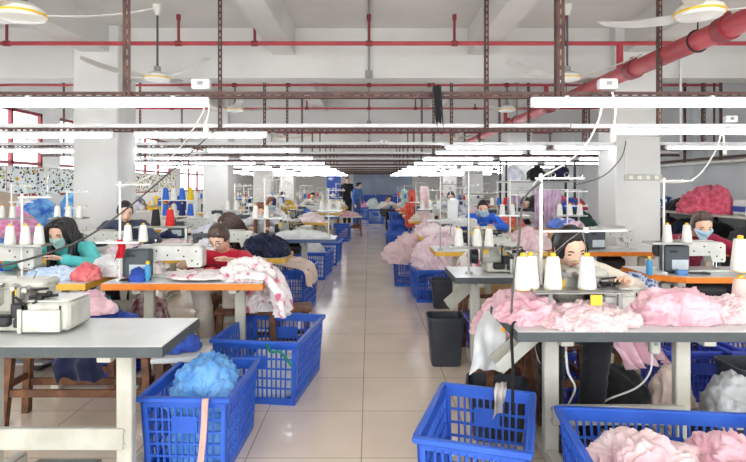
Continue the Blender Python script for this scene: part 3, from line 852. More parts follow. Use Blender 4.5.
# ------------------------------------------------------------------ people
person('woman in teal shirt with long black hair and green mask at her sewing machine', -2.50, 4.66, rz=0.12, top=1.165, lean=0.28, pitch=24, yaw=-8, hair='long', mask='maskg', shirt=(96, 206, 202), vox=0.0075,
       hands={-1: (-0.22, -0.48, 0.84), 1: (0.1, -0.5, 0.84)}, pants=(60, 66, 86))
person('woman in a red top with brown hair and glasses bent over her orange edged table', -1.22, 4.80, rz=0.0, neck=0.25, top=1.118, lean=0.34, pitch=32, yaw=-14, hair='bun', hairm='hbrown', shirt=(206, 38, 66), vox=0.0075, glasses=True, bangs=0.15,
       hands={-1: (-0.12, -0.64, 0.83), 1: (0.16, -0.62, 0.83)}, pants=(216, 206, 194), sleeve='short')
person('man in a dark grey shirt with short black hair behind the ribboned stand', -2.68, 6.05, rz=0.35, top=1.26, lean=0.2, pitch=18, yaw=15, hair='short', shirt=(74, 82, 100), vox=0.010)
person('woman in black vest over white sleeves behind the woman in red', -1.36, 5.98, rz=-0.4, hands={-1: (-0.14, -0.42, 0.84), 1: (0.3, -0.28, 0.84)}, top=1.14, lean=0.26, pitch=30, yaw=-35, hair='long', hairm='hbrown', shirt=(232, 234, 238), vest=(36, 34, 38), vox=0.010)
person('woman with long auburn hair and white mask at the slate blue edged table', -1.50, 7.75, rz=0.1, top=1.19, lean=0.25, pitch=25, hair='long', hairm='hauburn', mask='maskw', shirt=(216, 216, 220), vox=0.011)
person('woman in a white shirt with short auburn hair and blue mask', -1.80, 9.45, rz=0.7, top=1.25, lean=0.22, pitch=22, hair='short', hairm='hauburn', mask='maskb', shirt=(238, 238, 236), vox=0.012, bangs=0.1)
person('person in a yellow top with black hair in the far window-side rows', -2.25, 14.5, top=1.27, lean=0.22, hair='short', shirt=(226, 190, 70), vox=0.014, mask='maskw')
person('person in a pale top with black hair near the dark blue board', -1.65, 16.2, top=1.25, lean=0.22, hair='short', shirt=(220, 214, 206), vox=0.015)
person('standing man in a black suit at the far end of the aisle', -0.80, 20.0, rz=0.3, pose='stand', top=1.73, lean=0.03, pitch=4, hair='short', shirt=(34, 35, 40), pants=(36, 37, 44), vox=0.013)
person('standing woman in a blue dress beside the man in black', -0.45, 19.6, rz=0.9, pose='stand', top=1.55, lean=0.12, pitch=25, hair='bun', shirt=(84, 120, 190), pants=(64, 92, 156), vox=0.013)
person('small person in white with black hair sitting by the far pipe-side crates', 0.50, 17.4, rz=0.5, top=1.13, lean=0.2, pitch=20, hair='short', shirt=(238, 236, 232), vox=0.013)
person('person in red with black hair in the far pipe-side rows', 1.35, 18.3, top=1.27, lean=0.2, hair='short', shirt=(206, 70, 80), vox=0.015)
person('woman with black hair and blue mask behind the hanging white paper', 1.70, 11.3, rz=-0.2, top=1.31, lean=0.2, pitch=18, hair='bun', mask='maskb', shirt=(200, 204, 214), vox=0.012)
person('woman in a blue jacket with grey scarf and mask behind the grey thread stand', 1.72, 8.35, rz=-0.15, top=1.215, lean=0.24, pitch=24, hair='bun', mask='maskb', shirt=(48, 104, 214), scarf=(170, 186, 196), vox=0.010, hairm='hblack')
person('woman in a cream cardigan and black apron, looking down at her overlock machine', 1.10, 3.36, rz=0.0, top=1.205, lean=0.36, pitch=26, yaw=6, roll=-6, hair='tail', shirt=(226, 214, 196), vest=(38, 36, 40), pants=(30, 30, 34), vox=0.0065,
       hands={-1: (-0.04, -0.42, 0.90), 1: (0.25, -0.48, 0.89)})
person('woman in a maroon jacket with blue mask at an orange edged table', 2.84, 4.98, rz=0.0, top=1.205, lean=0.30, pitch=26, yaw=-8, hair='bun', hairm='hbrown', mask='maskb', shirt=(146, 34, 62), pants=(40, 40, 50), vox=0.0075,
       hands={-1: (-0.1, -0.5, 0.86), 1: (0.2, -0.52, 0.86)})
person('person with black hair in a dark top behind the garment rail', 2.75, 9.85, top=1.24, lean=0.2, hair='short', shirt=(60, 62, 74), vox=0.014)

# ------------------------------------------------------------------ camera, world
cam = bpy.data.cameras.new('camera'); cam.sensor_width = 36; cam.lens = 36 * FOC / 746.0
cam.shift_x = (373 - VX) / 746.0; cam.shift_y = -(231 - VY) / 746.0; cam.clip_end = 200
co = bpy.data.objects.new('camera', cam); COL.objects.link(co); co.location = (0, 0, EYE); co.rotation_euler = (pi / 2, 0, 0)
SC.camera = co
wd = bpy.data.worlds.new('daylight'); SC.world = wd; wd.use_nodes = True
bg = wd.node_tree.nodes['Background']; bg.inputs['Color'].default_value = (0.93, 0.97, 1.0, 1); bg.inputs['Strength'].default_value = 2.2
SC.view_settings.view_transform = 'Standard'; SC.view_settings.look = 'None'; SC.view_settings.gamma = 1.0
SC.view_settings.use_curve_mapping = False; SC.view_settings.exposure = EXPOSURE
SC.cycles.use_denoising = True; SC.cycles.max_bounces = 8; SC.cycles.diffuse_bounces = 5; SC.cycles.sample_clamp_indirect = 6

# ------------------------------------------------------------------ the setting
XL, XR, YB, Y0, CZ = -5.7, 5.35, 28.0, -2.5, 3.32
fl = struct('floor', MB().box(((XL + XR) / 2, (YB + Y0) / 2, -0.05), (XR - XL + 0.6, YB - Y0 + 0.6, 0.1)), floor_mat())
struct('ceiling', MB().box(((XL + XR) / 2, (YB + Y0) / 2, CZ + 0.06), (XR - XL + 0.6, YB - Y0 + 0.6, 0.12)), M['ceil'])
# left wall with its window openings
wl = MB(); SILL, HEAD = 1.25, 2.68; wins = [(7.2, 9.6), (10.1, 12.6), (13.2, 15.8), (16.6, 19.2), (20.2, 23.0)]
def lw(y0, y1, z0, z1): wl.box((XL - 0.1, (y0 + y1) / 2, (z0 + z1) / 2), (0.2, y1 - y0, z1 - z0))
e = Y0
for a, b in wins:
    lw(e, a, 0, CZ); lw(a, b, 0, SILL); lw(a, b, HEAD, CZ); e = b
lw(e, YB, 0, CZ); struct('wall_left', wl, M['wallw'])
for i, (a, b) in enumerate(wins):
    r = thing('window_%d' % (i + 1), 'tall window in the wall, dark red frame', 'window', (XL - 0.05, 0, 0)); r['kind'] = 'structure'; del r['label']; del r['category']
    g = MB()
    for z in (SILL + 0.025, SILL + 0.55, HEAD - 0.025): g.box((0, (a + b) / 2, z), (0.06, b - a, 0.05))
    for k in range(4): g.box((0, a + 0.025 + (b - a - 0.05) * k / 3, (SILL + HEAD) / 2), (0.06, 0.05, HEAD - SILL))
    g.build('window_frame', M['darkred'], r, smooth=False)
    g = MB()
    for k in range(3):
        y0 = a + (b - a) * k / 3; y1 = a + (b - a) * (k + 1) / 3
        g.box((0.0, (y0 + y1) / 2, SILL + 0.95), (0.025, 0.02, HEAD - SILL - 0.75)); g.box((0, (y0 + y1) / 2, SILL + 0.95), (0.025, y1 - y0, 0.02))
    g.build('window_muntin', M['white'], r, smooth=False)
wr_ = MB().box((XR + 0.1, (YB + Y0) / 2, CZ / 2), (0.2, YB - Y0, CZ)); struct('wall_right', wr_, M['wallg'])
for y in (4.0, 9.0, 14.0, 19.0): struct('wall_pilaster', MB().box((XR - 0.1, y, CZ / 2), (0.2, 0.55, CZ)), M['wallg'])
struct('wall_back', MB().box(((XL + XR) / 2, YB + 0.1, CZ / 2), (XR - XL, 0.2, CZ)), M['wallw'])
d1 = MB().box((0.7, YB - 0.03, 1.05), (3.0, 0.05, 2.1), 0.005)
for k in range(11): d1.box((0.7, YB - 0.06, 0.1 + 0.19 * k), (2.98, 0.012, 0.03))
struct('door_1', d1, M['door'])
# pillars, girders, beams
for x0 in (-3.49, 2.90):
    for y0 in (6.45, 11.5, 16.5, 21.5):
        struct('pillar', MB().box((x0 + 0.27, y0 + 0.25, CZ / 2), (0.53, 0.5, CZ), 0.012), M['conc'])
for y0 in (1.5, 6.6, 11.62, 16.62, 21.62):
    struct('ceiling_girder', MB().box(((XL + XR) / 2, y0 + 0.15, (CZ + 2.72) / 2), (XR - XL, 0.3, CZ - 2.72)), M['ceil'])
for x0, hw in ((-3.22, 0.16), (-1.02, 0.13), (1.32, 0.13), (3.17, 0.16)):
    struct('ceiling_beam', MB().box((x0, (YB + Y0) / 2, (CZ + 3.0) / 2), (2 * hw, YB - Y0, CZ - 3.0)), M['ceil'])
for i, (x, sd) in enumerate(((XL + 0.008, 'left'), (XR - 0.008, 'right'))):
    struct('baseboard_' + sd, MB().box((x, (YB + Y0) / 2, 0.06), (0.016, YB - Y0, 0.12)), M['cream'])

# ------------------------------------------------------------------ overhead pipes
ORD = ['first', 'second', 'third', 'fourth', 'fifth', 'sixth', 'seventh', 'eighth', 'ninth', 'tenth', 'eleventh', 'twelfth', 'thirteenth', 'fourteenth', 'fifteenth']
PZ = 2.955
for i, y in enumerate((5.9, 8.35, 10.85, 13.4, 15.9, 18.4)):
    r = thing('sprinkler_pipe', 'thin red sprinkler pipe across the ceiling, %s from the camera' % ORD[i], 'pipe', (0, y, PZ), 0, 'red sprinkler pipes')
    MB().cyl((XL + 0.05, 0, 0), (XR - 0.02, 0, 0), 0.022 if i == 0 else 0.018, n=12).build('pipe', M['red'], r)
    for x in (-3.9, -2.05, -1.23, 0.0, 0.92, 2.1, 3.6):
        g = MB(); g.cyl((x, 0, 0.0), (x, 0, 0.3), 0.015, n=10); g.cyl((x - 0.035, 0, 0), (x + 0.035, 0, 0), 0.03, n=12); g.cyl((x, 0, 0.25), (x, 0, 0.31), 0.024, n=10)
        g.build('upright_sprinkler', M['darkred'], r)
r = thing('sprinkler_main', 'thick red water main running along the ceiling beside the pillars', 'pipe', (2.70, 0, 2.61))
g = MB(); g.cyl((0, -2, 0), (0, 27.5, 0), 0.082, n=20); g.build('pipe', M['red'], r)
for y in (1.9, 4.15, 5.6, 8.2, 10.6, 13.2):
    g = MB(); g.cyl((0, y - 0.06, 0), (0, y + 0.06, 0), 0.098, n=20); g.box((0.0, y, 0.105), (0.05, 0.06, 0.04)); g.build('coupling', M['darkred'], r)
for y in (5.9, 8.35, 10.85, 13.4):
    MB().cyl((0, y, 0.05), (0, y, PZ - 2.61), 0.035, n=12).build('riser', M['red'], r)
for y in (4.5, 7.5, 10.0):
    g = MB(); g.cyl((0, y, 0.07), (0, y, CZ - 2.61), 0.006, n=6); g.tube([(0.09 * cos(k * pi / 8), y, 0.09 * sin(k * pi / 8)) for k in range(17)], 0.008, 6); g.box((0, y, CZ - 2.62), (0.1, 0.1, 0.02)); g.build('hanger_ring', M['dark'], r)

# conduit along the ceiling centre
r = thing('electric_conduit', 'grey conduit with square boxes along the middle of the ceiling', 'conduit')
for a, b in ((Y0, 6.55), (7.0, 11.6), (12.0, 16.6), (17.0, 21.6)):
    MB().cyl((0.0, a, CZ - 0.015), (0.0, b, CZ - 0.015), 0.013, n=8).build('conduit_run', M['grey'], r)
for y in (6.59, 11.61, 16.61):
    g = MB(); g.cyl((0, y - 0.012, CZ), (0, y - 0.012, 2.72), 0.013, n=8); g.build('conduit_drop', M['grey'], r)
    MB().box((0.0, y - 0.022, 2.76), (0.09, 0.04, 0.09), 0.006).build('junction_box', M['grey'], r)

# ------------------------------------------------------------------ lighting frames, tubes
RZ_ = 1.925
rows = [3.05, 4.95, 7.05, 9.0, 11.0, 13.0, 15.0, 17.0, 19.0, 21.0, 23.0]
for i, y in enumerate(rows):
    r = thing('lighting_frame', '%s brown slotted steel frame from the camera, hung across the whole hall' % ORD[i], 'frame', (0, y, 0), 0, 'slotted steel lighting frames')
    slotted((-5.4, 0, RZ_), (5.1, 0, RZ_), (0, 0, 1), M['rust'], sf=0.455).build('crossbar', M['rust'], r, smooth=False)
    if i in (1, 2, 3, 4, 6): MB().box((-0.15, 0.03, RZ_ + 0.042), (10.5, 0.05, 0.034), 0.004).build('trunking', M['lamp'], r)
    for x in (-5.0, -3.75 if i != 2 else -3.62, -1.34, 1.06, 2.62 if i != 2 else 2.78, 4.3):
        if i == 0 and x in (-3.75, 2.62): continue
        zt = CZ
        if abs(y - 6.75) < 0.2 or abs(y - 11.77) < 0.2: zt = 2.72
        zt = 3.0 if abs(x + 1.02) < 0.14 or abs(x - 1.32) < 0.14 else zt
        slotted((x, -0.02, RZ_ - 0.02), (x, -0.02, zt), (1, 0, 0), M['rust'], 0.043 if i == 0 else 0.036).build('hanger', M['rust'], r, smooth=False)
TUBES = []
for i, y in enumerate(rows):
    for x in (-4.3, -2.86, -1.48):
        if i == 0 and x < -4: continue
        TUBES.append((x - 0.03 * (i % 2), y, i, 'left'))
for i, y in enumerate([3.05, 4.62, 6.5, 7.45, 9.2, 11.0, 13.0, 15.0, 17.0, 19.0, 21.0, 23.0]):
    for x in (1.49, 2.78, 4.1):
        if i == 1 and x < 2: continue
        if i == 3 and x > 4: continue
        TUBES.append((x if i != 1 else x - 0.16, y, i, 'right'))
for x, y, i, sd in TUBES:
    n = sum(1 for t in TUBES if t[2] == i and t[3] == sd and abs(t[0]) < abs(x))
    use('tube', tube_maker(), (x, y - 0.03, RZ_ - 0.058), 0, 'lit tube lamp, %s %s lamp row, %s from the aisle' % (ORD[i], {'left': 'window-side', 'right': 'pipe-side'}[sd], ORD[n]), 'fluorescent tubes above the tables', 'ceiling light')
for y in (4.62, 6.5, 7.45, 9.2):
    r = thing('lamp_rail', 'short brown slotted rail carrying tube lamps on the right, %.0f m deep' % y, 'frame', (0, y, 0), 0, 'short lamp rails')
    r['label'] = {4.62: 'short pale lamp rail just behind the first pipe-side tube lamp', 6.5: 'short lamp rail in front of the pillar with the power strip', 7.45: 'short lamp rail just behind the pillar with the power strip', 9.2: 'short lamp rail far behind the pillar with the power strip'}[y]
    MB().box((3.3, 0.0, RZ_), (3.2, 0.03, 0.035), 0.003).build('crossbar', M['lamp'] if y < 7 else M['rust'], r)
    for x in (3.7, 4.7):
        MB().box((x, 0.012, (RZ_ + (2.72 if abs(y - 6.75) < .2 else CZ)) / 2), (0.02, 0.02, (2.72 if abs(y - 6.75) < .2 else CZ) - RZ_), 0).build('hanger', M['lamp'] if y < 7 else M['rust'], r)
# ballast boxes on the frames
for (px, d, lab) in ((203, 3.05, 'small white switch box on the first frame above the window-side tube lamp'), (605, 3.05, 'small white switch box on the first frame above the pipe-side tube lamp'),
                     (728, 4.62, 'small white switch box at the end of the second pipe-side lamp'), (112, 7.05, 'small white switch box on the frame before the first window-side pillar'), (384, 7.05, 'small white switch box above the aisle on the third frame')):
    r = thing('switch_box', lab, 'switch box', (lx(px, d), d - 0.03, RZ_ + 0.026))
    MB().box((0, 0, 0.03), (0.1, 0.05, 0.055), 0.006).build('housing', M['lamp'], r)
    MB().box((0, -0.027, 0.032), (0.03, 0.006, 0.022), 0.002).build('rocker', M['grey'], r)

# fans
for k, (x, y, z, a, lab) in enumerate(((-2.03, 3.2, 2.42, 0.42, 'white ceiling fan above the large beige overlock machine'), (-2.22, 5.75, 2.55, 1.6, 'white ceiling fan in front of the first window-side pillar'),
                      (-2.08, 8.5, 2.6, 0.9, 'white ceiling fan behind the first girder, window side'), (-2.1, 13.6, 2.6, 0.2, 'white ceiling fan deep in the hall, window side'),
                      (1.93, 3.2, 2.43, 2.0, 'white ceiling fan up against the thick red main'), (2.08, 5.75, 2.55, 1.35, 'white ceiling fan between the lighting frames by the pillar with the power strip'),
                      (2.14, 8.5, 2.6, 1.5, 'white ceiling fan behind the first girder, pipe side'), (2.1, 13.6, 2.6, 0.7, 'white ceiling fan deep in the hall, pipe side'))):
    fan(x, y, z, CZ, a, lab)

# ------------------------------------------------------------------ left row tables
PEOPLE_ON = True
S2 = {}
def seat_row(side, row_i, y, xs, edges, kinds):
    sd = {'left': 'window-side', 'right': 'pipe-side'}[side]
    for n, x in enumerate(xs):
        if edges[n] is None: continue
        e = edges[n]; k = kinds[n]; gx = n
        nm = {'orange': 'orange', 'yellow': 'mustard', 'blueedge': 'slate blue', 'darkedge': 'charcoal'}[e]
        where = '%s %s row, %s from the aisle' % (ORD[row_i], sd, ORD[n])
        table(e, x, y, '%s edged sewing table, %s' % (nm, where), inset=0.42 if (side, row_i, n) == ('left', 3, 0) else 0.26)
        if k == 'l': lock(x - 0.02, y + 0.02, 'white sewing machine on %s edged table, %s' % (nm, where))
        elif k == 'o': over(x, y + 0.04, 'beige overlock machine on %s edged table, %s' % (nm, where))
        sx = x - 0.42 if (n + row_i) % 2 else x + 0.3
        if side == 'left' and row_i == 3: sx = x + 0.46
        stand(sx, y + 0.17, 'white pole thread stand, %s' % where, 0.62 + 0.06 * ((n + row_i) % 3), tray=0.34)
        for q in range(2 + (n + row_i) % 2):
            th = ['thread', 'thread', 'thread', 'tblue', 'tnavy', 'tred'][(q * 2 + n * 3 + row_i) % 6] if row_i > 3 else 'thread'
            cone(sx - 0.09 + q * 0.11, y + 0.155, TOPZ + 0.346, '%s thread cone on the stand, %s' % ({'thread': 'white', 'tblue': 'blue', 'tnavy': 'navy', 'tred': 'red'}[th], where), th, 'cones on the stand, %s' % where, s=0.85)

ED = ['orange', 'yellow', 'blueedge', 'yellow', 'orange', 'yellow']
HC = [((247, 228, 230), (236, 204, 212)), ((240, 240, 238), (218, 218, 220)), ((226, 228, 236), (196, 200, 214)), ((96, 140, 214), (66, 104, 184)), ((44, 50, 84), (28, 32, 60)), ((248, 234, 232), (240, 214, 216)), ((236, 124, 104), (206, 90, 78)), ((232, 220, 206), (208, 192, 176))]
HN = ['pale pink', 'white', 'pale grey', 'blue', 'navy', 'blush pink', 'coral', 'beige']
hm_ = [cloth(HN[i], *HC[i], scale=11) for i in range(8)]

def clutter(side, row_i, y, x, n, ci, s=1.0, dy=-0.08):
    heap('fabric_pile', 'crumpled %s fabric pile, %s %s row, %s from the aisle' % (HN[ci], ORD[row_i], {'left': 'window-side', 'right': 'pipe-side'}[side], ORD[n]), 'fabric', (0.5 * s, 0.36 * s, 0.17 * s), (x, y + dy, TOPZ + 0.002), row_i * 7 + n * 3 + ci, hm_[ci], group=None, res=4, amp=0.3)

# near left overlock table
table('darkedge', -1.44, 2.53, 'charcoal edged white work table carrying the large beige overlock machine', w=1.16, d=0.5, inset=0.27, motor=False)
over(-1.60, 2.60, 'large beige overlock machine on the table at the lower window-side corner')
# left B
table('orange', -1.285, 4.03, 'orange edged sewing table in front of the woman in red', w=1.11, motor=False)
lock(-1.46, 4.08, 'white sewing machine in front of the woman in red', rz=0)
table('yellow', -2.5, 4.03, 'mustard edged sewing table in front of the woman in teal', w=1.11)
lock(-2.68, 4.05, 'white sewing machine in front of the woman in teal')
table('yellow', -3.85, 4.03, 'mustard edged sewing table beyond the one of the woman in teal', w=1.11)
seat_row('left', 2, 5.35, (-1.35, -2.62, -3.9), ('yellow', 'yellow', 'orange'), ('l', 'l', 'l'))
seat_row('left', 3, 7.15, (-1.0, -2.25), ('blueedge', 'yellow'), ('o', 'l'))
LROWS = [8.75, 10.3, 12.2, 13.9, 15.6, 17.4]
for i, y in enumerate(LROWS):
    xs = (-1.25, -2.5, -3.9) if i != 2 else (-1.25, -2.4)
    if i in (0, 1): xs = (-1.75, -3.0) if i == 0 else (-1.35, -2.6)
    seat_row('left', 4 + i, y, xs, [ED[(i + q) % 6] for q in range(len(xs))], ['lol'[(i + q) % 3] for q in range(len(xs))])
    for n, x in enumerate(xs): clutter('left', 4 + i, y, x + (0.28 if (n + i) % 2 else -0.25), n, [0, 1, 2, 5, 1, 0, 3, 7][(i * 3 + n) % 8], 1.1)
clutter('left', 2, 5.35, -1.85, 0, 5, 1.0); clutter('left', 2, 5.35, -2.3, 1, 0, 0.9); clutter('left', 2, 5.35, -3.6, 2, 3, 1.0); clutter('left', 3, 7.15, -2.0, 1, 2, 1.1); clutter('left', 3, 7.15, -2.55, 2, 4, 0.7)
# right
table('darkedge', 1.405, 2.79, 'charcoal edged white work table heaped with pink cloth before the woman in cream', w=1.45, d=0.56, inset=0.25, inset2=0.53, chute=True, motor=False)
over(1.14, 2.90, 'beige overlock machine in front of the woman in cream')
table('darkedge', 1.2, 4.28, 'white work table with charcoal edge behind the charcoal bin', w=1.14, inset=0.2, chute=True, motor=False)
over(1.05, 4.3, 'beige overlock machine on the charcoal edged table behind the charcoal bin')
table('orange', 2.67, 4.30, 'orange edged sewing table with cut corner in front of the woman in maroon', w=1.12, clip=0.22)
lock(2.56, 4.34, 'white sewing machine in front of the woman in maroon')
seat_row('right', 2, 5.85, (1.25, 2.6, 3.95), ('yellow', 'orange', 'orange'), ('o', 'l', None))
RROWS = [7.45, 9.15, 10.7, 12.5, 14.2, 15.9, 17.6]
for i, y in enumerate(RROWS):
    xs = (1.3, 2.25) if i == 0 else (1.35, 2.65, 4.0) if i not in (2, 3) else (1.35, 2.6)
    xs = (1.35, 2.6) if i in (1,) else xs
    if i == 0: xs = (1.25,)
    seat_row('right', 3 + i, y, xs, [ED[(i + q + 1) % 6] for q in range(len(xs))], ['lol'[(i + q) % 3] for q in range(len(xs))])
    for n, x in enumerate(xs): clutter('right', 3 + i, y, x + (0.25 if (n + i) % 2 else -0.28), n, [5, 1, 0, 2, 6, 0, 7, 3][(i * 3 + n) % 8], 1.1)
# ------------------------------------------------------------------ near stands and cones
c0 = 'white thread cone with yellow tip on the front steel thread tray, '
stand(0.885, 2.82, 'tall white pole thread stand on the pink heaped front table', 0.72, tray=0.12, arms=1, tw=0.02)
r = thing('cone_tray', 'steel thread tray over the overlock machine of the woman in cream', 'thread stand', (1.03, 2.72, 0))
MB().box((0, 0, 0.902), (0.46, 0.17, 0.006), 0.002).build('tray_plate', M['steel'], r)
g = MB(); g.tube([(-0.235, -0.09, 0.915), (0.235, -0.09, 0.915), (0.235, 0.09, 0.885), (-0.235, 0.09, 0.915), (-0.235, -0.09, 0.915)], 0.005, 6); g.build('tray_rim', M['steel'], r)
for s in (-0.13, 0.215): MB().box((s, 0, 0.825), (0.022, 0.022, 0.15), 0.003).build('tray_post', M['grey'], r)
MB().box((0.06, -0.092, 0.872), (0.055, 0.004, 0.05), 0.001).build('warning_plate', M['core'], r)
for i, (px, lab) in enumerate(((523, 'first from the left'), (532, 'second from the left'), (553, 'third from the left'), (587, 'rightmost'))):
    cone(lx(px, 2.72) , 2.72 + (0.03 if i == 1 else 0), 0.9055, c0 + lab, s=1.14)
g = MB(); g.cyl((0.885, 2.83, 1.185), (1.33, 2.83, 1.19), 0.006, n=8); g.cyl((1.12, 2.83, 1.18), (1.12, 2.83, 1.205), 0.014, n=10)
tag(g.build('guide_bar', M['white']), 'white thread guide bar across the front of the woman in cream', 'thread stand')
g = MB()
for px in (553, 587):
    p = V((lx(px, 2.72), 2.72, 1.085)); g.tube([p, p.lerp(V((1.1, 2.83, 1.18)), 0.5) + V((0, 0, 0.01)), V((1.1, 2.83, 1.19))], 0.0007, 4)
tag(g.build('thread_strand', M['thread']), 'white threads rising from two cones to the guide bar', 'thread')
stand(lx(470, 4.15), 4.2, 'tall grey thread stand on the charcoal edged table behind the bin', 0.78, tray=0.2, arms=2, mt='steel', tw=0.36)
for i, (dx, lab) in enumerate(((-0.08, 'left'), (0.06, 'middle'), (0.15, 'right'))):
    cone(lx(470, 4.15) + dx, 4.18, TOPZ + 0.206, '%s white thread cone on the grey stand behind the charcoal bin' % lab, s=0.95)
stand(lx(441, 5.7), 5.75, 'grey thread stand at the aisle end of the third pipe-side table row', 0.86, tray=0.3, arms=2, mt='steel')
stand(lx(657, 4.3), 4.2, 'cream pole thread stand beside the machine of the woman in maroon', 0.72, tray=0.23, arms=1, tw=0.3)
for i, (dx, lab) in enumerate(((0.1, 'left'), (0.15 + 0.1, 'right'))):
    cone(lx(657, 4.3) + dx - 0.08, 4.19, TOPZ + 0.236, '%s white thread cone beside the face of the woman in maroon' % lab, s=0.95)
stand(lx(118, 3.85), 3.88, 'white pole thread stand with red ribbon beside the grey control box', 0.69, tray=0.27, arms=1, tw=0.3)
for i, (dx, lab) in enumerate(((0.06, 'left'), (0.17, 'right'))):
    cone(lx(118, 3.85) + dx - 0.0, 3.87, TOPZ + 0.276, '%s white thread cone on the red ribboned stand' % lab, s=0.82)
sheet('ribbon', 'red ribbon tied to the white thread stand pole', 'ribbon', [(lx(118, 3.85) + 0.012, 3.865, 1.04), (lx(118, 3.85) + 0.03, 3.84, 0.99), (lx(118, 3.85) + 0.01, 3.85, 0.91)], (0.05, 0, 0), 0.012, 1.5, 3, cloth('red', (210, 36, 50)), nu=8)
stand(lx(22, 3.95), 3.95, 'white thread stand beside the woman in teal', 0.6, tray=0.24, arms=1, tw=0.34)
for i, (dx, lab) in enumerate(((-0.08, 'left'), (0.03, 'middle'), (0.13, 'right'))):
    cone(lx(22, 3.95) + dx, 3.94, TOPZ + 0.246, '%s white thread cone on the stand by the woman in teal' % lab, s=0.95)
# big cones of colour behind the woman in red
for px, py, d, th, lab in ((175, 228, 5.3, 'tred', 'large red thread cone on the small grey shelf'), (161, 227, 5.3, 'tblack', 'large black thread cone beside the red cone')):
    cone(lx(px, d), d - 0.13, TOPZ + 0.29, lab, th, s=1.1)
r = thing('spool_shelf', 'small grey shelf carrying the red and the black cone', 'shelf', (lx(168, 5.3), 5.17, 0))
MB().box((0, 0, TOPZ + 0.283), (0.5, 0.16, 0.012), 0.002).build('shelf_board', M['grey'], r)
for s in (-1, 1): MB().box((s * 0.22, 0, TOPZ + 0.139), (0.02, 0.02, 0.275)).build('post', M['steel'], r)
heap('fabric_pile', 'white cloth bundle beside the red cone', 'fabric', (0.34, 0.2, 0.2), (lx(201, 5.1), 5.25, TOPZ + 0.002), 51, hm_[1], amp=0.12)

# small things on tables
def bottle(x, y, z, label, m='cyan', h=0.14):
    r = thing('oil_bottle', label, 'bottle', (x, y, z))
    MB().lathe([(0.02, 0), (0.022, 0.004), (0.022, h * 0.7), (0.012, h * 0.82), (0.012, h * 0.86)], n=16).build('bottle_body', M[m], r)
    MB().lathe([(0.014, h * 0.84), (0.014, h * 0.95), (0.009, h)], n=12).build('cap', M['core'], r)
bottle(lx(149, 3.88), 3.86, TOPZ + 0.002, 'cyan bottle with yellow cap in front of the grey control box')
bottle(lx(644, 4.2), 4.12, TOPZ + 0.002, 'cyan bottle with yellow cap beside the cream stand pole')
def scis(x, y, z, rz, label, m='dark'):
    g = MB(); g.box((0, 0, 0.012), (0.16, 0.02, 0.012), 0.004); g.box((0, 0, 0.013), (0.15, 0.014, 0.01), 0.003, Matrix.Rotation(0.25, 3, 'Z'))
    for s in (-1, 1): g.tube([V((-0.1 + 0.025 * cos(q * pi / 5), s * 0.022 + 0.016 * sin(q * pi / 5), 0.013)) for q in range(11)], 0.005, 6)
    tag(g.build('scissors', M[m], None, (x, y, z), rz), label, 'scissors')
scis(lx(140, 3.85), 3.84, TOPZ + 0.002, 0.2, 'black scissors lying in front of the grey control box')
scis(lx(690, 4.15), 4.14, TOPZ + 0.002, 2.9, 'black scissors lying before the machine of the woman in maroon')
r = thing('tape_roll', 'small blue tape box before the machine of the woman in maroon', 'box', (lx(683, 4.1), 4.12, TOPZ + 0.002)); MB().box((0, 0, 0.02), (0.08, 0.05, 0.04), 0.008).build('box_body', mat('soft blue', (92, 140, 200), 0.5), r); MB().box((0, 0, 0.042), (0.06, 0.03, 0.004), 0.001).build('box_lid', M['panel'], r)

# ------------------------------------------------------------------ crates
crate(0.43, 0.60, 0.40, -0.885, 2.95, -2, 'blue lattice crate heaped with light blue cloth beside the aisle')
crate(0.57, 0.76, 0.42, -0.69, 3.92, -8, 'blue lattice crate with green cord and white cloth on the window side')
crate(0.57, 0.76, 0.52, -0.93, 6.25, -5, 'tall blue crate with beige cloth draped over its corner')
crate(0.5, 0.7, 0.42, -0.86, 8.6, -6, 'blue crate heaped with white cloth, on the window side of the aisle')
crate(0.5, 0.7, 0.42, -0.78, 10.1, -4, 'blue crate behind the white heaped crate, on the window side of the aisle')
crate(0.5, 0.7, 0.42, -0.74, 14.3, -3, 'far blue crate beside the low table, on the window side of the aisle')
crate(0.43, 0.62, 0.42, 0.49, 2.42, -18, 'empty blue lattice crate with rag on its rim, beside the aisle')
crate(0.80, 0.58, 0.45, 1.20, 2.08, -6, 'wide blue crate full of pale pink cloth before the pink heaped table')
crate(0.5, 0.7, 0.42, 0.62, 8.05, -5, 'blue crate under the big pink heap, on the pipe side of the aisle')
crate(0.5, 0.6, 0.40, 0.80, 6.95, 3, 'blue crate behind the two charcoal bins')
crate(0.52, 0.7, 0.46, 0.62, 11.4, -3, 'blue crate with open top beyond the pink heaps, on the pipe side of the aisle')
crate(0.52, 0.7, 0.60, 0.72, 12.9, 2, 'tall blue crate fourth along the pipe side of the aisle')
crate(0.55, 0.7, 0.72, 0.82, 14.6, 0, 'tall blue crate fifth along the pipe side of the aisle')
crate(0.6, 0.7, 0.52, 0.25, 21.0, 4, 'blue crate standing alone at the far end of the aisle')
crate(0.6, 0.7, 0.52, -0.35, 23.4, 4, 'far crate stuffed with pink cloth near the man in black')
crate(0.6, 0.42, 0.26, -2.05, 4.25, 0, 'low blue crate on the floor behind the brown stools', 'crate2')
crate(0.5, 0.4, 0.3, -3.0, 3.7, 0, 'indigo crate under the mustard table of the woman in teal', 'crate2')
crate(0.5, 0.4, 0.34, 1.28, 3.75, 0, 'indigo crate under the charcoal edged table by the woman in cream', 'crate2')
crate(0.5, 0.4, 0.34, 2.2, 3.78, 0, 'indigo crate beside the legs of the woman in cream', 'crate2')
crate(0.6, 0.4, 0.36, 2.62, 3.7, 0, 'indigo crate under the orange table of the woman in maroon', 'crate2')
crate(0.5, 0.42, 0.3, 1.1, 4.75, 0, 'indigo crate on the floor behind the charcoal bin table', 'crate2')
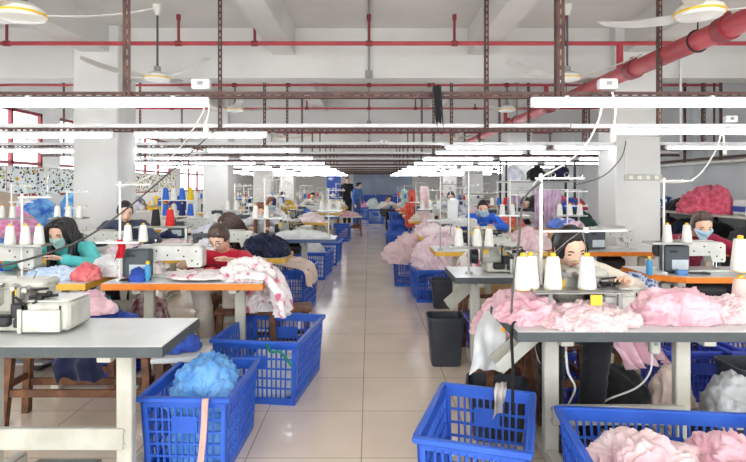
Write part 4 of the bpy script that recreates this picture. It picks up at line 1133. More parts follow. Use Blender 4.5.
crate(0.55, 0.6, 0.5, -3.3, 5.0, 0, 'indigo crate full of blue cloth behind the woman in teal', 'crate2')

bin_(0.61, 4.40, 0, 'charcoal waste bin standing out in the aisle', 0.29, 0.26, 0.385)
bin_(0.86, 6.42, 0, 'charcoal waste bin behind the one standing in the aisle', 0.27, 0.22, 0.33)
bin_(0.73, 3.13, -12, 'charcoal waste bin behind the empty blue crate', 0.34, 0.28, 0.30)
bin_(2.28, 3.22, 0, 'charcoal waste bin under the far end of the pink heaped table', 0.36, 0.28, 0.38)

# stools
bench('wooden_bench', 0.9, 0.26, 0.44, -1.72, 3.33, 0, 'long brown wooden bench behind the near window-side table', 'bench')
bench('wooden_stool', 0.32, 0.24, 0.42, -1.12, 3.30, 8, 'wooden stool with white top behind the near window-side table', seat='lam')
bench('wooden_stool', 0.42, 0.3, 0.45, -1.2, 4.78, 0, 'brown wooden stool under the woman in red')
bench('wooden_stool', 0.42, 0.3, 0.45, -2.5, 4.7, 0, 'brown wooden stool under the woman in teal')
bench('wooden_stool', 0.42, 0.3, 0.45, 1.15, 3.5, 0, 'brown wooden stool under the woman in cream')
bench('wooden_stool', 0.42, 0.3, 0.45, 2.85, 4.95, 0, 'brown wooden stool under the woman in maroon')
bench('wooden_stool', 0.3, 0.26, 0.44, -0.62, 4.5, 5, 'small brown stool behind the crate with green cord')
bench('low_table', 0.72, 0.5, 0.56, -0.56, 15.6, 0, 'low wooden table with pink cloth at the far on the window side of the aisle', 'table', seat='lam')
bench('wooden_stool', 0.34, 0.3, 0.46, 0.98, 4.98, 0, 'brown stool behind the charcoal bin table')

# ------------------------------------------------------------------ cloth
pk = cloth('white and pink mix', (236, 228, 226), (206, 116, 138), scale=15, lo=0.36, hi=0.46)
cblue = cloth('sky blue', (128, 184, 234), (92, 152, 216), scale=7)
cpink = cloth('baby pink', (232, 194, 201), (218, 166, 178), scale=8)
cpink2 = cloth('pink white', (232, 210, 209), (224, 188, 193), scale=6)
cpink3 = cloth('dusty pink', (232, 196, 203), (214, 168, 180), scale=9)
clilac = cloth('lilac pink', (242, 221, 225), (230, 200, 210), scale=7)
cwhite = cloth('cotton white', (230, 230, 228), (212, 212, 212), scale=8)
cnavy = cloth('dark navy', (38, 42, 70), (24, 27, 48), scale=10)
croyal = cloth('royal blue', (58, 88, 178), (38, 62, 140), scale=8)
cred = cloth('rose red', (220, 106, 126), (196, 74, 98), scale=20)
cbeige = cloth('skin beige', (232, 210, 196), (214, 190, 176), scale=8)
cgreen = cloth('bottle green', (52, 76, 70), (38, 58, 54), scale=5)
cteal = cloth('teal', (60, 150, 150), (40, 120, 124), scale=8)
cjean = mat('cloth blue print', (196, 206, 222), 0.85, 0, (70, 96, 150), 34, 0.3, 50, 0.2, lo=0.46, hi=0.52)

heap('fabric_pile', 'light blue crumpled cloth heaped in the crate of light blue cloth', 'fabric', (0.37, 0.52, 0.37), (-0.885, 2.97, 0.014), 3, cblue, radians(-2), res=6, k=4, amp=0.20, freq=2.6)
heap('fabric_pile', 'light blue cloth slumped over the back corner of the crate of light blue cloth', 'fabric', (0.39, 0.52, 0.25), (-0.875, 2.98, 0.27), 17, cblue, 0.0, res=6, k=3, amp=0.31, freq=2.2)
heap('fabric_pile', 'white cloth lying low in the crate with the green cord', 'fabric', (0.50, 0.66, 0.27), (-0.69, 3.92, 0.014), 4, cwhite, radians(-8), res=5, k=5, amp=0.15, freq=2.2)
heap('fabric_pile', 'white cloth heaped in the crate after the beige draped one', 'fabric', (0.47, 0.64, 0.60), (-0.88, 8.6, 0.014), 5, cwhite, 0, res=5, k=4, amp=0.2, freq=2.2)
heap('fabric_pile', 'white cloth on the crate beyond, on the window side of the aisle', 'fabric', (0.5, 0.62, 0.56), (-0.80, 10.1, 0.014), 6, cwhite, 0, res=4, k=4, amp=0.2, freq=2.0)
sheet('draped_cloth', 'beige cloth draped over the corner of the tall blue crate', 'fabric', [(-1.2, 6.2, 0.60), (-0.85, 6.1, 0.575), (-0.66, 5.98, 0.53), (-0.61, 5.93, 0.36)], (0.06, 0.5, 0.02), 0.02, 2.5, 8, cbeige, taper=0.3)
heap('fabric_pile', 'white and pink cloth heap beside the woman in red, on the table end', 'fabric', (0.44, 0.42, 0.165), (-0.88, 3.99, TOPZ + 0.002), 9, pk, 0, res=6, amp=0.3, freq=2.2)
heap('fabric_pile', 'white cloth lying flat under the hands of the woman in red', 'fabric', (0.5, 0.4, 0.045), (-1.2, 3.98, TOPZ + 0.018), 12, pk, 0, res=5, amp=0.3, freq=2.0)
sheet('draped_cloth', 'white and pink cloth hanging off the table end beside the woman in red', 'fabric', [(-0.92, 4.0, 0.79), (-0.74, 3.99, 0.79), (-0.66, 3.98, 0.68), (-0.62, 3.97, 0.5)], (0, 0.5, 0), 0.06, 4, 4, pk, taper=0.25)
heap('fabric_pile', 'white and pink cloth bundle hanging under the orange table of the woman in red', 'fabric', (0.36, 0.4, 0.28), (-0.88, 4.32, 0.46), 13, pk, 0, res=6, amp=0.34, freq=2.0)
bench('wooden_stool', 0.5, 0.3, 0.455, -0.95, 4.36, 0, 'brown wooden stool holding the pink bundle under the orange table of the woman in red')
heap('fabric_pile', 'navy cloth heap behind the woman in red', 'fabric', (0.48, 0.46, 0.22), (-0.99, 5.28, TOPZ + 0.002), 14, cnavy, 0.2, res=6, amp=0.28, freq=1.9)
heap('fabric_pile', 'smaller navy cloth heap beside the large navy heap', 'fabric', (0.42, 0.36, 0.26), (-1.12, 5.75, TOPZ - 0.1), 15, cnavy, 0.6, res=5, amp=0.28)
heap('fabric_pile', 'white cloth spread on the slate blue edged table', 'fabric', (0.74, 0.44, 0.12), (-0.86, 7.1, TOPZ + 0.002), 16, cwhite, 0, res=5, amp=0.25, freq=1.8)
heap('fabric_pile', 'pale blue cloth in front of the woman in teal', 'fabric', (0.46, 0.36, 0.09), (-2.28, 4.0, TOPZ + 0.002), 18, cloth('pale blue', (206, 222, 240), (176, 200, 230), scale=6), 0.1, res=6, amp=0.26, freq=1.9)
heap('fabric_pile', 'coral pink cloth ball beside the pale blue cloth', 'fabric', (0.22, 0.2, 0.13), (-2.02, 3.92, TOPZ + 0.002), 19, cloth('coral pink', (232, 132, 132), (206, 96, 104), scale=14), 0, res=5, amp=0.3, freq=1.8)
heap('fabric_pile', 'white cloth heap between the coral ball and the ribboned stand', 'fabric', (0.34, 0.3, 0.17), (-1.93, 4.16, TOPZ + 0.002), 20, cwhite, 0, res=5, amp=0.26)
heap('fabric_pile', 'white cloth bundle with pink marks beside the grey control box', 'fabric', (0.36, 0.34, 0.2), (-1.72, 4.12, TOPZ + 0.002), 21, pk, 0, res=5, amp=0.24)
heap('fabric_pile', 'royal blue scrap beside the grey control box', 'fabric', (0.13, 0.12, 0.10), (-1.63, 3.86, TOPZ + 0.002), 22, croyal, 0, res=4, amp=0.3)
heap('fabric_pile', 'red cloth scrap on the machine bed of the woman in red', 'fabric', (0.14, 0.1, 0.05), (-1.18, 4.06, TOPZ + 0.02), 23, cloth('red', (210, 36, 50)), 0, res=4, amp=0.3)
heap('fabric_pile', 'pink cloth heap under the machine of the woman in teal', 'fabric', (0.3, 0.3, 0.12), (-2.84, 3.87, TOPZ + 0.002), 24, cpink3, 0, res=5, amp=0.3)
# under the near left table
sheet('hanging_cloth', 'dark navy cloth hanging from the brown bench behind the near window-side table', 'fabric', [(-1.66, 3.36, 0.47), (-1.66, 3.18, 0.46), (-1.66, 3.13, 0.4), (-1.65, 3.12, 0.31)], (0.26, 0, 0), 0.03, 2, 5, cnavy)
heap('fabric_pile', 'royal blue cloth with pink piece on the brown bench', 'fabric', (0.8, 0.3, 0.24), (-1.72, 3.36, 0.45), 26, croyal, 0, res=6, k=4, amp=0.26, freq=2.2)
heap('fabric_pile', 'blue cloth folded on the white topped stool', 'fabric', (0.32, 0.22, 0.13), (-1.18, 3.34, 0.425), 27, croyal, 0.2, res=5, amp=0.3)
heap('fabric_pile', 'pink cloth piece behind the large beige overlock machine', 'fabric', (0.3, 0.22, 0.14), (-1.66, 3.3, 0.66), 28, cpink3, 0.2, res=5, amp=0.3)
heap('fabric_pile', 'teal and white cloth under the mustard table', 'fabric', (0.36, 0.36, 0.34), (-1.98, 4.0, 0.31), 29, cteal, 0.2, res=5, amp=0.3)
bench('wooden_stool', 0.44, 0.32, 0.305, -1.98, 3.96, 0, 'low brown stool holding the teal cloth')
heap('fabric_pile', 'maroon and white cloth bundle under the orange table of the woman in red', 'fabric', (0.4, 0.36, 0.36), (-1.78, 4.42, 0.2), 30, cloth('maroon mix', (206, 190, 186), (120, 60, 70), scale=14), 0, res=5, amp=0.3)
crate(0.44, 0.42, 0.22, -1.78, 4.42, 0, 'indigo crate under the orange table of the woman in red holding a maroon bundle', 'crate2')

# right side
heap('fabric_pile', 'big pale pink cloth heap bulging out over the aisle', 'fabric', (0.92, 0.8, 0.42), (0.62, 7.9, 0.34), 31, cpink2, 0.2, res=6, amp=0.29, freq=2.5)
heap('fabric_pile', 'lilac pink cloth heap towering behind the pink heaps', 'fabric', (0.7, 0.6, 0.50), (0.92, 8.45, 0.40), 32, clilac, 0.5, res=6, amp=0.28, freq=2.4)
heap('fabric_pile', 'pale pink cloth heap above the charcoal bins', 'fabric', (0.80, 0.62, 0.50), (0.93, 6.98, 0.36), 33, clilac, -0.3, res=6, amp=0.30, freq=2.6)
sheet('hanging_cloth', 'long pale pink strip hanging from the thread stand at the aisle', 'fabric', [(0.78, 7.75, 1.42), (0.79, 7.72, 1.2), (0.80, 7.68, 1.0), (0.83, 7.6, 0.8)], (0.13, 0, 0), 0.02, 2, 6, cpink2)
heap('fabric_pile', 'pale pink cloth heap on a stool behind the pink heaped front table', 'fabric', (0.42, 0.46, 0.30), (0.84, 3.28, 0.52), 34, cpink, 0.2, res=6, amp=0.24, freq=2.2)
bench('wooden_stool', 0.36, 0.32, 0.515, 0.86, 3.40, 0, 'brown stool holding the pink heap on a stool behind the pink heaped front table')
sheet('hanging_cloth', 'white cloth hanging from the pink heap beside the charcoal bin', 'fabric', [(0.76, 3.15, 0.70), (0.70, 3.06, 0.63), (0.69, 3.03, 0.52), (0.68, 3.02, 0.41)], (0.2, 0.06, 0), 0.02, 1.6, 7, cwhite, taper=-0.4)
sheet('black_tape', 'black tape hanging past the waste chute of the pink heaped front table', 'cord', [(0.70, 2.62, 0.77), (0.665, 2.56, 0.74), (0.67, 2.55, 0.55), (0.665, 2.55, 0.36)], (0.014, 0, 0), 0.004, 1, 8, cloth('black', (30, 30, 32)), nu=3)
sheet('ribbon', 'orange ribbon hanging by the pink heap on the stool', 'ribbon', [(0.80, 3.04, 0.76), (0.76, 3.0, 0.72), (0.73, 2.99, 0.62)], (0.03, 0, 0.02), 0.006, 1, 9, cloth('orange', (246, 170, 60)), nu=4)
heap('fabric_pile', 'white and blush cloth heap under the front steel thread tray', 'fabric', (0.54, 0.36, 0.115), (1.06, 2.68, TOPZ + 0.002), 35, cpink2, 0.05, res=6, amp=0.30, freq=2.4)
heap('fabric_pile', 'pale pink cloth spilling over the aisle end of the pink heaped front table', 'fabric', (0.36, 0.36, 0.14), (0.80, 2.78, TOPZ + 0.002), 77, cpink, 0.3, res=6, amp=0.3, freq=2.0)
heap('fabric_pile', 'round pink cloth heap in the middle of the pink heaped front table', 'fabric', (0.50, 0.38, 0.165), (1.52, 2.78, TOPZ + 0.002), 36, cpink, 0.1, res=6, amp=0.26, freq=2.0)
heap('fabric_pile', 'flat pink cloth between the two heaps on the pink heaped front table', 'fabric', (0.34, 0.28, 0.10), (1.30, 2.86, TOPZ + 0.002), 37, cpink2, 0.4, res=6, amp=0.3, freq=2.0)
heap('fabric_pile', 'blush cloth at the pale cone end of the pink heaped front table', 'fabric', (0.36, 0.3, 0.12), (1.80, 2.78, TOPZ + 0.002), 38, cpink2, 0.1, res=6, amp=0.32, freq=2.3)
heap('fabric_pile', 'pale pink cloth filling the wide crate before the pink heaped table', 'fabric', (0.71, 0.50, 0.42), (1.20, 2.08, 0.014), 39, cpink2, radians(-6), res=6, k=5, amp=0.12, freq=2.6)
heap('fabric_pile', 'crumpled pink piece topping the wide crate, farther from the aisle', 'fabric', (0.38, 0.38, 0.16), (1.38, 2.06, 0.33), 40, cpink, 0.3, res=6, amp=0.3, freq=2.2)
heap('fabric_pile', 'blush piece topping the wide crate, nearer the aisle', 'fabric', (0.50, 0.42, 0.17), (1.03, 2.06, 0.33), 41, cpink2, 0.5, res=6, amp=0.3, freq=2.2)
sheet('hanging_cloth', 'pink cloth pieces hanging beneath the pink heaped front table', 'fabric', [(1.30, 3.05, 0.72), (1.38, 2.98, 0.66), (1.44, 2.95, 0.56), (1.5, 2.94, 0.46)], (0.34, 0.1, 0.02), 0.035, 4, 11, cpink3, taper=0.3)
sheet('hanging_cloth', 'dusty pink cloth hanging behind the aisle-side leg of the pink heaped front table', 'fabric', [(1.0, 3.0, 0.72), (1.0, 2.97, 0.66), (0.99, 2.96, 0.58), (0.98, 2.96, 0.5)], (0.26, 0.08, 0), 0.03, 3, 12, cpink3, taper=0.4)
heap('fabric_pile', 'blue print cloth bundle under the cut corner of the orange table', 'fabric', (0.56, 0.42, 0.46), (2.06, 4.22, 0.30), 42, cjean, 0.2, res=6, amp=0.26, freq=2.0)
bench('wooden_stool', 0.46, 0.34, 0.295, 2.06, 4.24, 0, 'low brown stool holding the blue print bundle')
heap('fabric_pile', 'grey plastic wrapped bundle on the black box', 'fabric', (0.34, 0.3, 0.26), (1.93, 2.92, 0.18), 43, mat('translucent film', (196, 198, 198), 0.35, 0, (170, 172, 172), 9, 0.3, 40), 0.2, res=5, amp=0.26)
heap('fabric_pile', 'pale cloth bag on the floor under the pink heaped front table', 'fabric', (0.3, 0.3, 0.34), (1.82, 3.3, 0.002), 44, cbeige, 0.2, res=5, amp=0.2)
r = thing('storage_box', 'black box under the grey wrapped bundle', 'box', (1.93, 2.92, 0)); MB().box((0, 0, 0.085), (0.34, 0.26, 0.17), 0.008).build('box_body', M['dark'], r); MB().box((0, 0, 0.174), (0.35, 0.27, 0.01), 0.003).build('lid', M['dark'], r)
heap('fabric_pile', 'white cloth heap on the charcoal edged table behind the bin', 'fabric', (0.36, 0.26, 0.10), (1.38, 4.15, TOPZ + 0.002), 45, cwhite, 0.2, res=5, amp=0.3)
heap('fabric_pile', 'pale pink heap on the mustard table at the on the pipe side of the aisle', 'fabric', (0.5, 0.4, 0.24), (1.7, 5.85, TOPZ + 0.002), 46, cpink2, 0.2, res=5, amp=0.28)
heap('fabric_pile', 'pale pink heap on a carton behind the woman in cream', 'fabric', (0.5, 0.44, 0.28), (1.05, 5.0, 0.60), 47, pk, 0.2, res=5, amp=0.25)
r = thing('carton', 'brown carton under the pink heap behind the woman in cream', 'box', (1.05, 5.0, 0.462)); MB().box((0, 0, 0.068), (0.4, 0.32, 0.136), 0.004).build('box_body', M['ply'], r); MB().box((0, -0.1605, 0.07), (0.05, 0.002, 0.13)).build('tape', M['beige'], r)
heap('fabric_pile', 'black cloth bag on the floor under the pink heaped front table', 'fabric', (0.42, 0.4, 0.34), (1.5, 3.35, 0.002), 78, cloth('black', (30, 30, 32)), 0.2, res=5, amp=0.16)
# the pale cones under the far end of the pink heaped table
for i in range(2):
    cone(1.985, 2.93, TOPZ + 0.002 + 0.176 * i * 1.2, ['pale pink cone standing under a white one', 'white cone stacked on the pale pink cone'][i], ['tpink', 'thread'][i], s=1.2)
# far right shelf and its heap
r = thing('storage_rack', 'dark steel rack along the pipe-side wall carrying the rose red heap', 'shelf', (4.92, 8.35, 0))
MB().box((0, 0, 1.03), (0.8, 3.6, 0.03), 0.004).build('shelf_board', M['cream'], r)
MB().box((0, 0, 0.55), (0.8, 3.6, 0.03), 0.004).build('shelf_board', M['grey'], r)
for sx in (-1, 1):
    for y in (-1.77, 0, 1.77): MB().box((sx * 0.37, y, 0.505), (0.04, 0.04, 1.01), 0).build('post', M['dark'], r)
heap('fabric_pile', 'big rose red cloth heap on the rack by the pipe-side wall', 'fabric', (0.78, 0.78, 0.40), (4.66, 7.55, 1.046), 48, cred, 0.3, res=6, amp=0.2, freq=2.8, k=2.0, top=1.3)
heap('fabric_pile', 'blue and white cloth on the rack beyond the rose red heap', 'fabric', (0.4, 0.5, 0.22), (4.8, 8.9, 1.046), 49, cloth('blue white mix', (214, 222, 232), (42, 66, 130), scale=16, lo=.48, hi=.54), 0, res=5, amp=0.28)
heap('fabric_pile', 'black cloth at the far end of the pipe-side wall rack', 'fabric', (0.4, 0.4, 0.2), (4.75, 8.35, 1.046), 50, cloth('black', (30, 30, 32)), 0, res=4, amp=0.25)
for i, y in enumerate((7.0, 7.7, 8.4, 9.1, 9.8)):
    heap('fabric_pile', ['dark grey', 'black', 'navy', 'plum', 'charcoal'][i] + ' bundle on the lower shelf of the pipe-side wall rack', 'fabric', (0.6, 0.6, 0.36), (4.88, y, 0.566), 60 + i, cloth(['dark grey', 'black', 'dark navy', 'plum', 'charcoal'][i], [(70, 72, 78), (30, 30, 32), (38, 42, 70), (110, 60, 76), (54, 56, 62)][i]), 0, res=4, k=4, amp=0.2)
r = thing('spool_box', 'white box with blue band on the rack before the rose red heap', 'box', (4.86, 6.95, 1.046)); MB().box((0, 0, 0.1), (0.3, 0.3, 0.2), 0.01).build('box_body', M['lam'], r); MB().box((0, 0, 0.08), (0.304, 0.304, 0.07), 0.002).build('band', M['navyb'], r)
# pipe along the pipe-side wall and the power strip on the pillar
r = thing('wall_pipe', 'brown and white pipes along the pipe-side wall above the rack', 'pipe', (XR - 0.28, 0, 1.80))
MB().cyl((0, 5.5, 0.03), (0, 10.4, 0.03), 0.02, n=10).build('brown_pipe', M['rust'], r); MB().cyl((0, 5.5, -0.03), (0, 10.4, -0.03), 0.02, n=10).build('white_pipe', M['white'], r)
for y in (7.9, 8.8, 9.7): MB().box((0, y, (CZ - 1.80) / 2), (0.03, 0.03, CZ - 1.80), 0).build('hanger', M['rust'] if y < 9 else M['darkred'], r)
r = thing('power_strip', 'cream power strip on the front of the pillar with the power strip', 'power strip', (3.22, 6.435, 1.52)); MB().box((0, 0, 0), (0.44, 0.03, 0.07), 0.006).build('strip_body', M['cream'], r)
for i in range(4): MB().box((-0.15 + 0.1 * i, -0.017, 0), (0.045, 0.006, 0.045), 0.002).build('socket', M['white'], r)
MB().cyl((-0.2, 0.003, 0.035), (-0.2, 0.003, 0.32), 0.009, n=8).build('conduit', M['white'], r)
g = MB(); g.cyl((2.62 + 1.75, 5.2, 0.001), (4.37, 5.2, CZ), 0.022, n=10); tag(g.build('vertical_conduit', M['white']), 'white vertical conduit under the far end of the pink heaped table', 'conduit')
# ------------------------------------------------------------------ back storage areas
r = thing('hanging_rail', 'steel garment rail with three lilac garments', 'rail', (lx(548, 8.0), 8.0, 0))
for s in (-1, 1): MB().cyl((s * 0.45, 0, 0), (s * 0.45, 0, 1.36), 0.014, n=8).build('post', M['steel'], r)
MB().cyl((-0.45, 0, 1.36), (0.45, 0, 1.36), 0.012, n=8).build('top_bar', M['steel'], r)
for s in (-1, 1): MB().box((s * 0.45, 0, 0.015), (0.03, 0.4, 0.03)).build('foot', M['steel'], r)
for i in range(3):
    x = lx(548, 8.0) - 0.14 + 0.13 * i
    sheet('hanging_garment', ['lilac garment hanging on the rail, nearer the aisle', 'lilac garment hanging in the middle of the rail', 'lilac garment hanging on the rail, nearer the pillar'][i], 'garment', [(x, 8.0, 1.37), (x, 7.98, 1.25), (x, 7.98, 1.05), (x, 7.97, 0.8)], (0.13, 0.02, 0), 0.02, 2, i + 2, cloth('lilac', (196, 170, 190), (170, 144, 168)), nu=14)
table('yellow', 3.3, 8.45, 'mustard edged table behind the garment rail')
heap('fabric_pile', 'dark green sack on the table behind the pillar with the power strip', 'fabric', (0.72, 0.46, 0.36), (3.12, 8.42, TOPZ + 0.002), 70, cgreen, -0.2, res=5, k=3, amp=0.12)
heap('fabric_pile', 'red and blue cloth on top of the dark green sack', 'fabric', (0.5, 0.36, 0.2), (3.15, 8.5, TOPZ + 0.3), 71, cloth('red blue mix', (196, 60, 60), (44, 80, 160), scale=7, lo=.48, hi=.52), 0.2, res=5, amp=0.3)
heap('fabric_pile', 'pink and blue cloth in front of the dark green sack', 'fabric', (0.6, 0.3, 0.14), (2.7, 7.5, TOPZ + 0.1), 72, cloth('pink blue mix', (236, 206, 220), (96, 124, 196), scale=6, lo=.48, hi=.52), 0.2, res=5, amp=0.3)
r = thing('carton', 'pale carton under the pink and blue cloth', 'box', (2.7, 7.5, 0)); MB().box((0, 0, 0.42), (0.6, 0.4, 0.84), 0.006).build('box_body', M['ply'], r); MB().box((0, -0.201, 0.42), (0.05, 0.002, 0.84)).build('tape', M['beige'], r)
r = thing('storage_rack', 'tall grey storage rack behind the pillar with the power strip', 'shelf', (3.15, 10.3, 0))
for z in (0.4, 0.95, 1.5): MB().box((0, 0, z), (1.3, 0.5, 0.03), 0.003).build('shelf_board', M['grey'], r)
for sx in (-1, 1):
    for sy in (-1, 1): MB().box((sx * 0.63, sy * 0.23, 0.95), (0.035, 0.035, 1.9)).build('post', M['dark'], r)
for i in range(9):
    z = (0.416, 0.966, 1.516)[i // 3]; x = 3.15 - 0.42 + 0.42 * (i % 3)
    nm = ['dark grey', 'white', 'black', 'lilac', 'charcoal', 'rose red', 'pale grey', 'black', 'dark navy'][i]
    heap('fabric_pile', '%s bundle, %s on the %s shelf of the tall grey rack' % (nm, ['aisle end', 'middle', 'wall end'][i % 3], ['bottom', 'middle', 'top'][i // 3]), 'fabric', (0.38, 0.38, 0.3), (x, 10.3, z), 80 + i, bpy.data.materials.get('cloth ' + nm) or cloth(nm, (120, 120, 124)), 0, res=4, k=4, amp=0.2)
# left storage
r = thing('thread_rack', 'white steel rack of thread cones before the second window-side pillar', 'shelf', (-2.78, 8.0, 0))
for z in (0.75, 0.98, 1.21): MB().box((0, 0, z), (0.5, 0.2, 0.012), 0.002).build('shelf_board', M['white'], r)
for sx in (-1, 1): MB().box((sx * 0.24, 0, 0.7), (0.02, 0.02, 1.4)).build('post', M['white'], r)
for i in range(12):
    th = ['thread', 'tblue', 'tnavy', 'thread', 'tblue', 'thread', 'tnavy', 'tblue', 'tblue', 'thread', 'tblue', 'tyel'][i]
    nm = {'thread': 'white', 'tblue': 'blue', 'tnavy': 'navy', 'tyel': 'yellow'}[th]
    cone(-2.96 + 0.12 * (i % 4), 7.98, (0.756, 0.986, 1.216)[i // 4], '%s cone on the %s shelf of the white thread rack, %s from the left' % (nm, ['bottom', 'middle', 'top'][i // 4], ORD[i % 4]), th, s=1.2)
r = thing('storage_shelf', 'pale shelf unit loaded with cloth beside the white thread rack', 'shelf', (-3.55, 9.2, 0))
for z in (0.5, 1.0): MB().box((0, 0, z), (1.2, 0.5, 0.03), 0.003).build('shelf_board', M['white'], r)
for sx in (-1, 1):
    for sy in (-1, 1): MB().box((sx * 0.58, sy * 0.23, 0.65), (0.03, 0.03, 1.3)).build('post', M['white'], r)
for i, (x, z, nm, c) in enumerate(((-3.9, 1.016, 'navy and white', ((220, 222, 230), (38, 46, 90))), (-3.55, 1.016, 'yellow', ((246, 206, 60), (226, 176, 40))), (-3.2, 1.016, 'deep blue', ((52, 74, 150), (34, 50, 110))), (-3.9, 0.516, 'cream', ((236, 228, 214), (214, 204, 188))), (-3.5, 0.516, 'light grey', ((220, 222, 224), (190, 192, 196))), (-3.15, 0.516, 'cherry red', ((210, 50, 60), (170, 36, 46))))):
    heap('fabric_pile', '%s bundle on the pale shelf unit by the windows' % nm, 'fabric', (0.36, 0.36, 0.24), (x, 9.2, z), 100 + i, cloth(nm, *c), 0, res=4, k=3, amp=0.25)
# pink and blue stuff by the windows, dotted curtain
r = thing('cutting_table', 'long pale table by the windows loaded with pink and blue cloth', 'table', (-4.85, 8.3, 0))
MB().box((0, 0, 0.80), (0.9, 4.4, 0.04), 0.006).build('table_top', M['lam'], r)
for sx in (-1, 1):
    for sy in (-1, 0, 1): MB().box((sx * 0.4, sy * 2.1, 0.39), (0.05, 0.05, 0.78)).build('leg', M['cream'], r)
for i, (x, y, s, nm, c) in enumerate(((-4.7, 7.1, (0.7, 0.7, 0.34), 'pink', ((240, 176, 208), (222, 140, 182))), (-4.75, 8.0, (0.7, 0.7, 0.42), 'mixed blue', ((120, 180, 228), (54, 104, 190))), (-4.75, 8.9, (0.75, 0.7, 0.5), 'sky and white', ((150, 200, 236), (80, 150, 214))), (-4.75, 9.8, (0.7, 0.7, 0.46), 'light blue', ((160, 204, 236), (90, 140, 210))))):
    heap('fabric_pile', '%s cloth heap on the long table by the windows' % nm, 'fabric', s, (x, y, 0.822), 110 + i, cloth(nm, *c, scale=7), 0, res=5, amp=0.24)
for i, (x, y, s, z, nm, c) in enumerate(((-3.9, 5.9, (0.6, 0.5, 0.3), TOPZ + .002, 'bright pink', ((242, 168, 204), (226, 130, 176))), (-4.5, 5.75, (0.9, 0.6, 0.34), 0.6, 'denim blue', ((86, 116, 190), (56, 80, 150))), (-3.45, 5.05, (0.5, 0.5, 0.5), 0.2, 'strong blue', ((50, 100, 200), (34, 70, 160))))):
    heap('fabric_pile', '%s cloth heap behind the woman in teal' % nm, 'fabric', s, (x, y, z), 120 + i, cloth(nm, *c, scale=7), 0, res=5, amp=0.26)
bench('wooden_bench', 0.9, 0.5, 0.6, -4.5, 5.75, 0, 'wooden bench under the denim blue heap', 'bench')
r = thing('cardboard_sheet', 'brown cardboard sheet hanging below the dotted curtain', 'cardboard', (-4.2, 6.35, 1.06)); MB().box((0, 0, 0.14), (0.2, 0.02, 0.28), 0.002, Matrix.Rotation(0.25, 3, 'Y')).build('sheet', mat('kraft board', (176, 158, 138), 0.7), r); MB().cyl((0.0, 0, 0.25), (0.0, 0, 0.6), 0.003, n=5).build('hanging_string', M['tred'], r)
dots = dots_mat('white cloth with black and yellow blots', (238, 240, 232), [((206, 214, 140), 6, 0.2), ((44, 44, 46), 19, 0.33), ((60, 60, 60), 11, 0.2), ((236, 170, 50), 5, 0.14)], 1, 1)
for i, (y0, y1) in enumerate(((6.9, 9.2), (9.25, 11.6), (12.4, 15.4))):
    ym = (y0 + y1) / 2
    sheet('dotted_curtain', ['white black-blotted curtain, first along the windows', 'white black-blotted curtain, second along the windows', 'white black-blotted curtain between two window-side pillars'][i], 'curtain', [(-5.45, ym, 1.72), (-5.44, ym, 1.6), (-5.43, ym, 1.45), (-5.43, ym, 1.29)], (0, y1 - y0, 0), 0.05, 9, 30 + i, dots, nu=90)
g = MB(); g.cyl((-5.46, 6.7, 1.725), (-5.46, 15.6, 1.725), 0.008, n=6); tag(g.build('curtain_rod', M['steel']), 'thin curtain rod along the windows', 'curtain rod')
# dark blue board and partition at the far end
r = thing('notice_board', 'dark blue board with white marks near the far end', 'board', (-1.55, 23.95, 0)); MB().box((0, 0, 1.35), (0.62, 0.04, 1.0), 0.006).build('board_panel', M['navyb'], r)
g = MB(); g.add([(-0.26, -0.022, 1.72), (-0.16, -0.022, 1.8), (0.02, -0.022, 1.76), (-0.1, -0.022, 1.66)], [(0, 1, 2, 3)]); g.add([(-0.24 + 0, -0.022, 1.05), (0.2, -0.022, 1.08), (0.22, -0.022, 1.0), (-0.22, -0.022, 0.97)], [(0, 1, 2, 3)]); g.build('white_mark', M['lam'], r)
for s in (-1, 1): MB().box((s * 0.28, 0.0, 0.425), (0.03, 0.03, 0.85)).build('post', M['grey'], r)
for i in range(3):
    r = thing('blue_partition', ['blue partition board behind the mint sacks', 'blue partition board behind the lone far crate', 'blue partition board at the pipe-side end of the three'][i], 'partition', (0.0 + 0.62 * i, 25.2, 0)); MB().box((0, 0, 0.52), (0.6, 0.04, 1.0), 0.006).build('panel', M['navyb'], r)
    for s in (-1, 1): MB().box((s * 0.25, 0, 0.01), (0.05, 0.3, 0.02)).build('foot', M['grey'], r)
heap('fabric_pile', 'pale green white sacks at the far end', 'fabric', (0.9, 0.6, 0.9), (0.15, 24.3, 0.002), 130, cloth('mint white', (218, 232, 222), (190, 210, 200)), 0, res=4, k=4, amp=0.18)
heap('fabric_pile', 'bright pink cloth on the far crate', 'fabric', (0.6, 0.6, 0.3), (-0.35, 23.4, 0.5), 131, bpy.data.materials['cloth bright pink'], 0, res=4, amp=0.25)
heap('fabric_pile', 'pink cloth on the low wooden table', 'fabric', (0.6, 0.4, 0.16), (-0.56, 15.6, 0.562), 132, cpink, 0, res=4, amp=0.25)
heap('fabric_pile', 'blue cloth in the tall fifth pipe-side crate', 'fabric', (0.46, 0.6, 0.75), (0.82, 14.6, 0.014), 133, croyal, 0, res=4, k=4, amp=0.15)
heap('fabric_pile', 'royal blue cloth in the tall fourth pipe-side crate', 'fabric', (0.44, 0.6, 0.6), (0.72, 12.9, 0.014), 134, croyal, 0, res=4, k=4, amp=0.12)
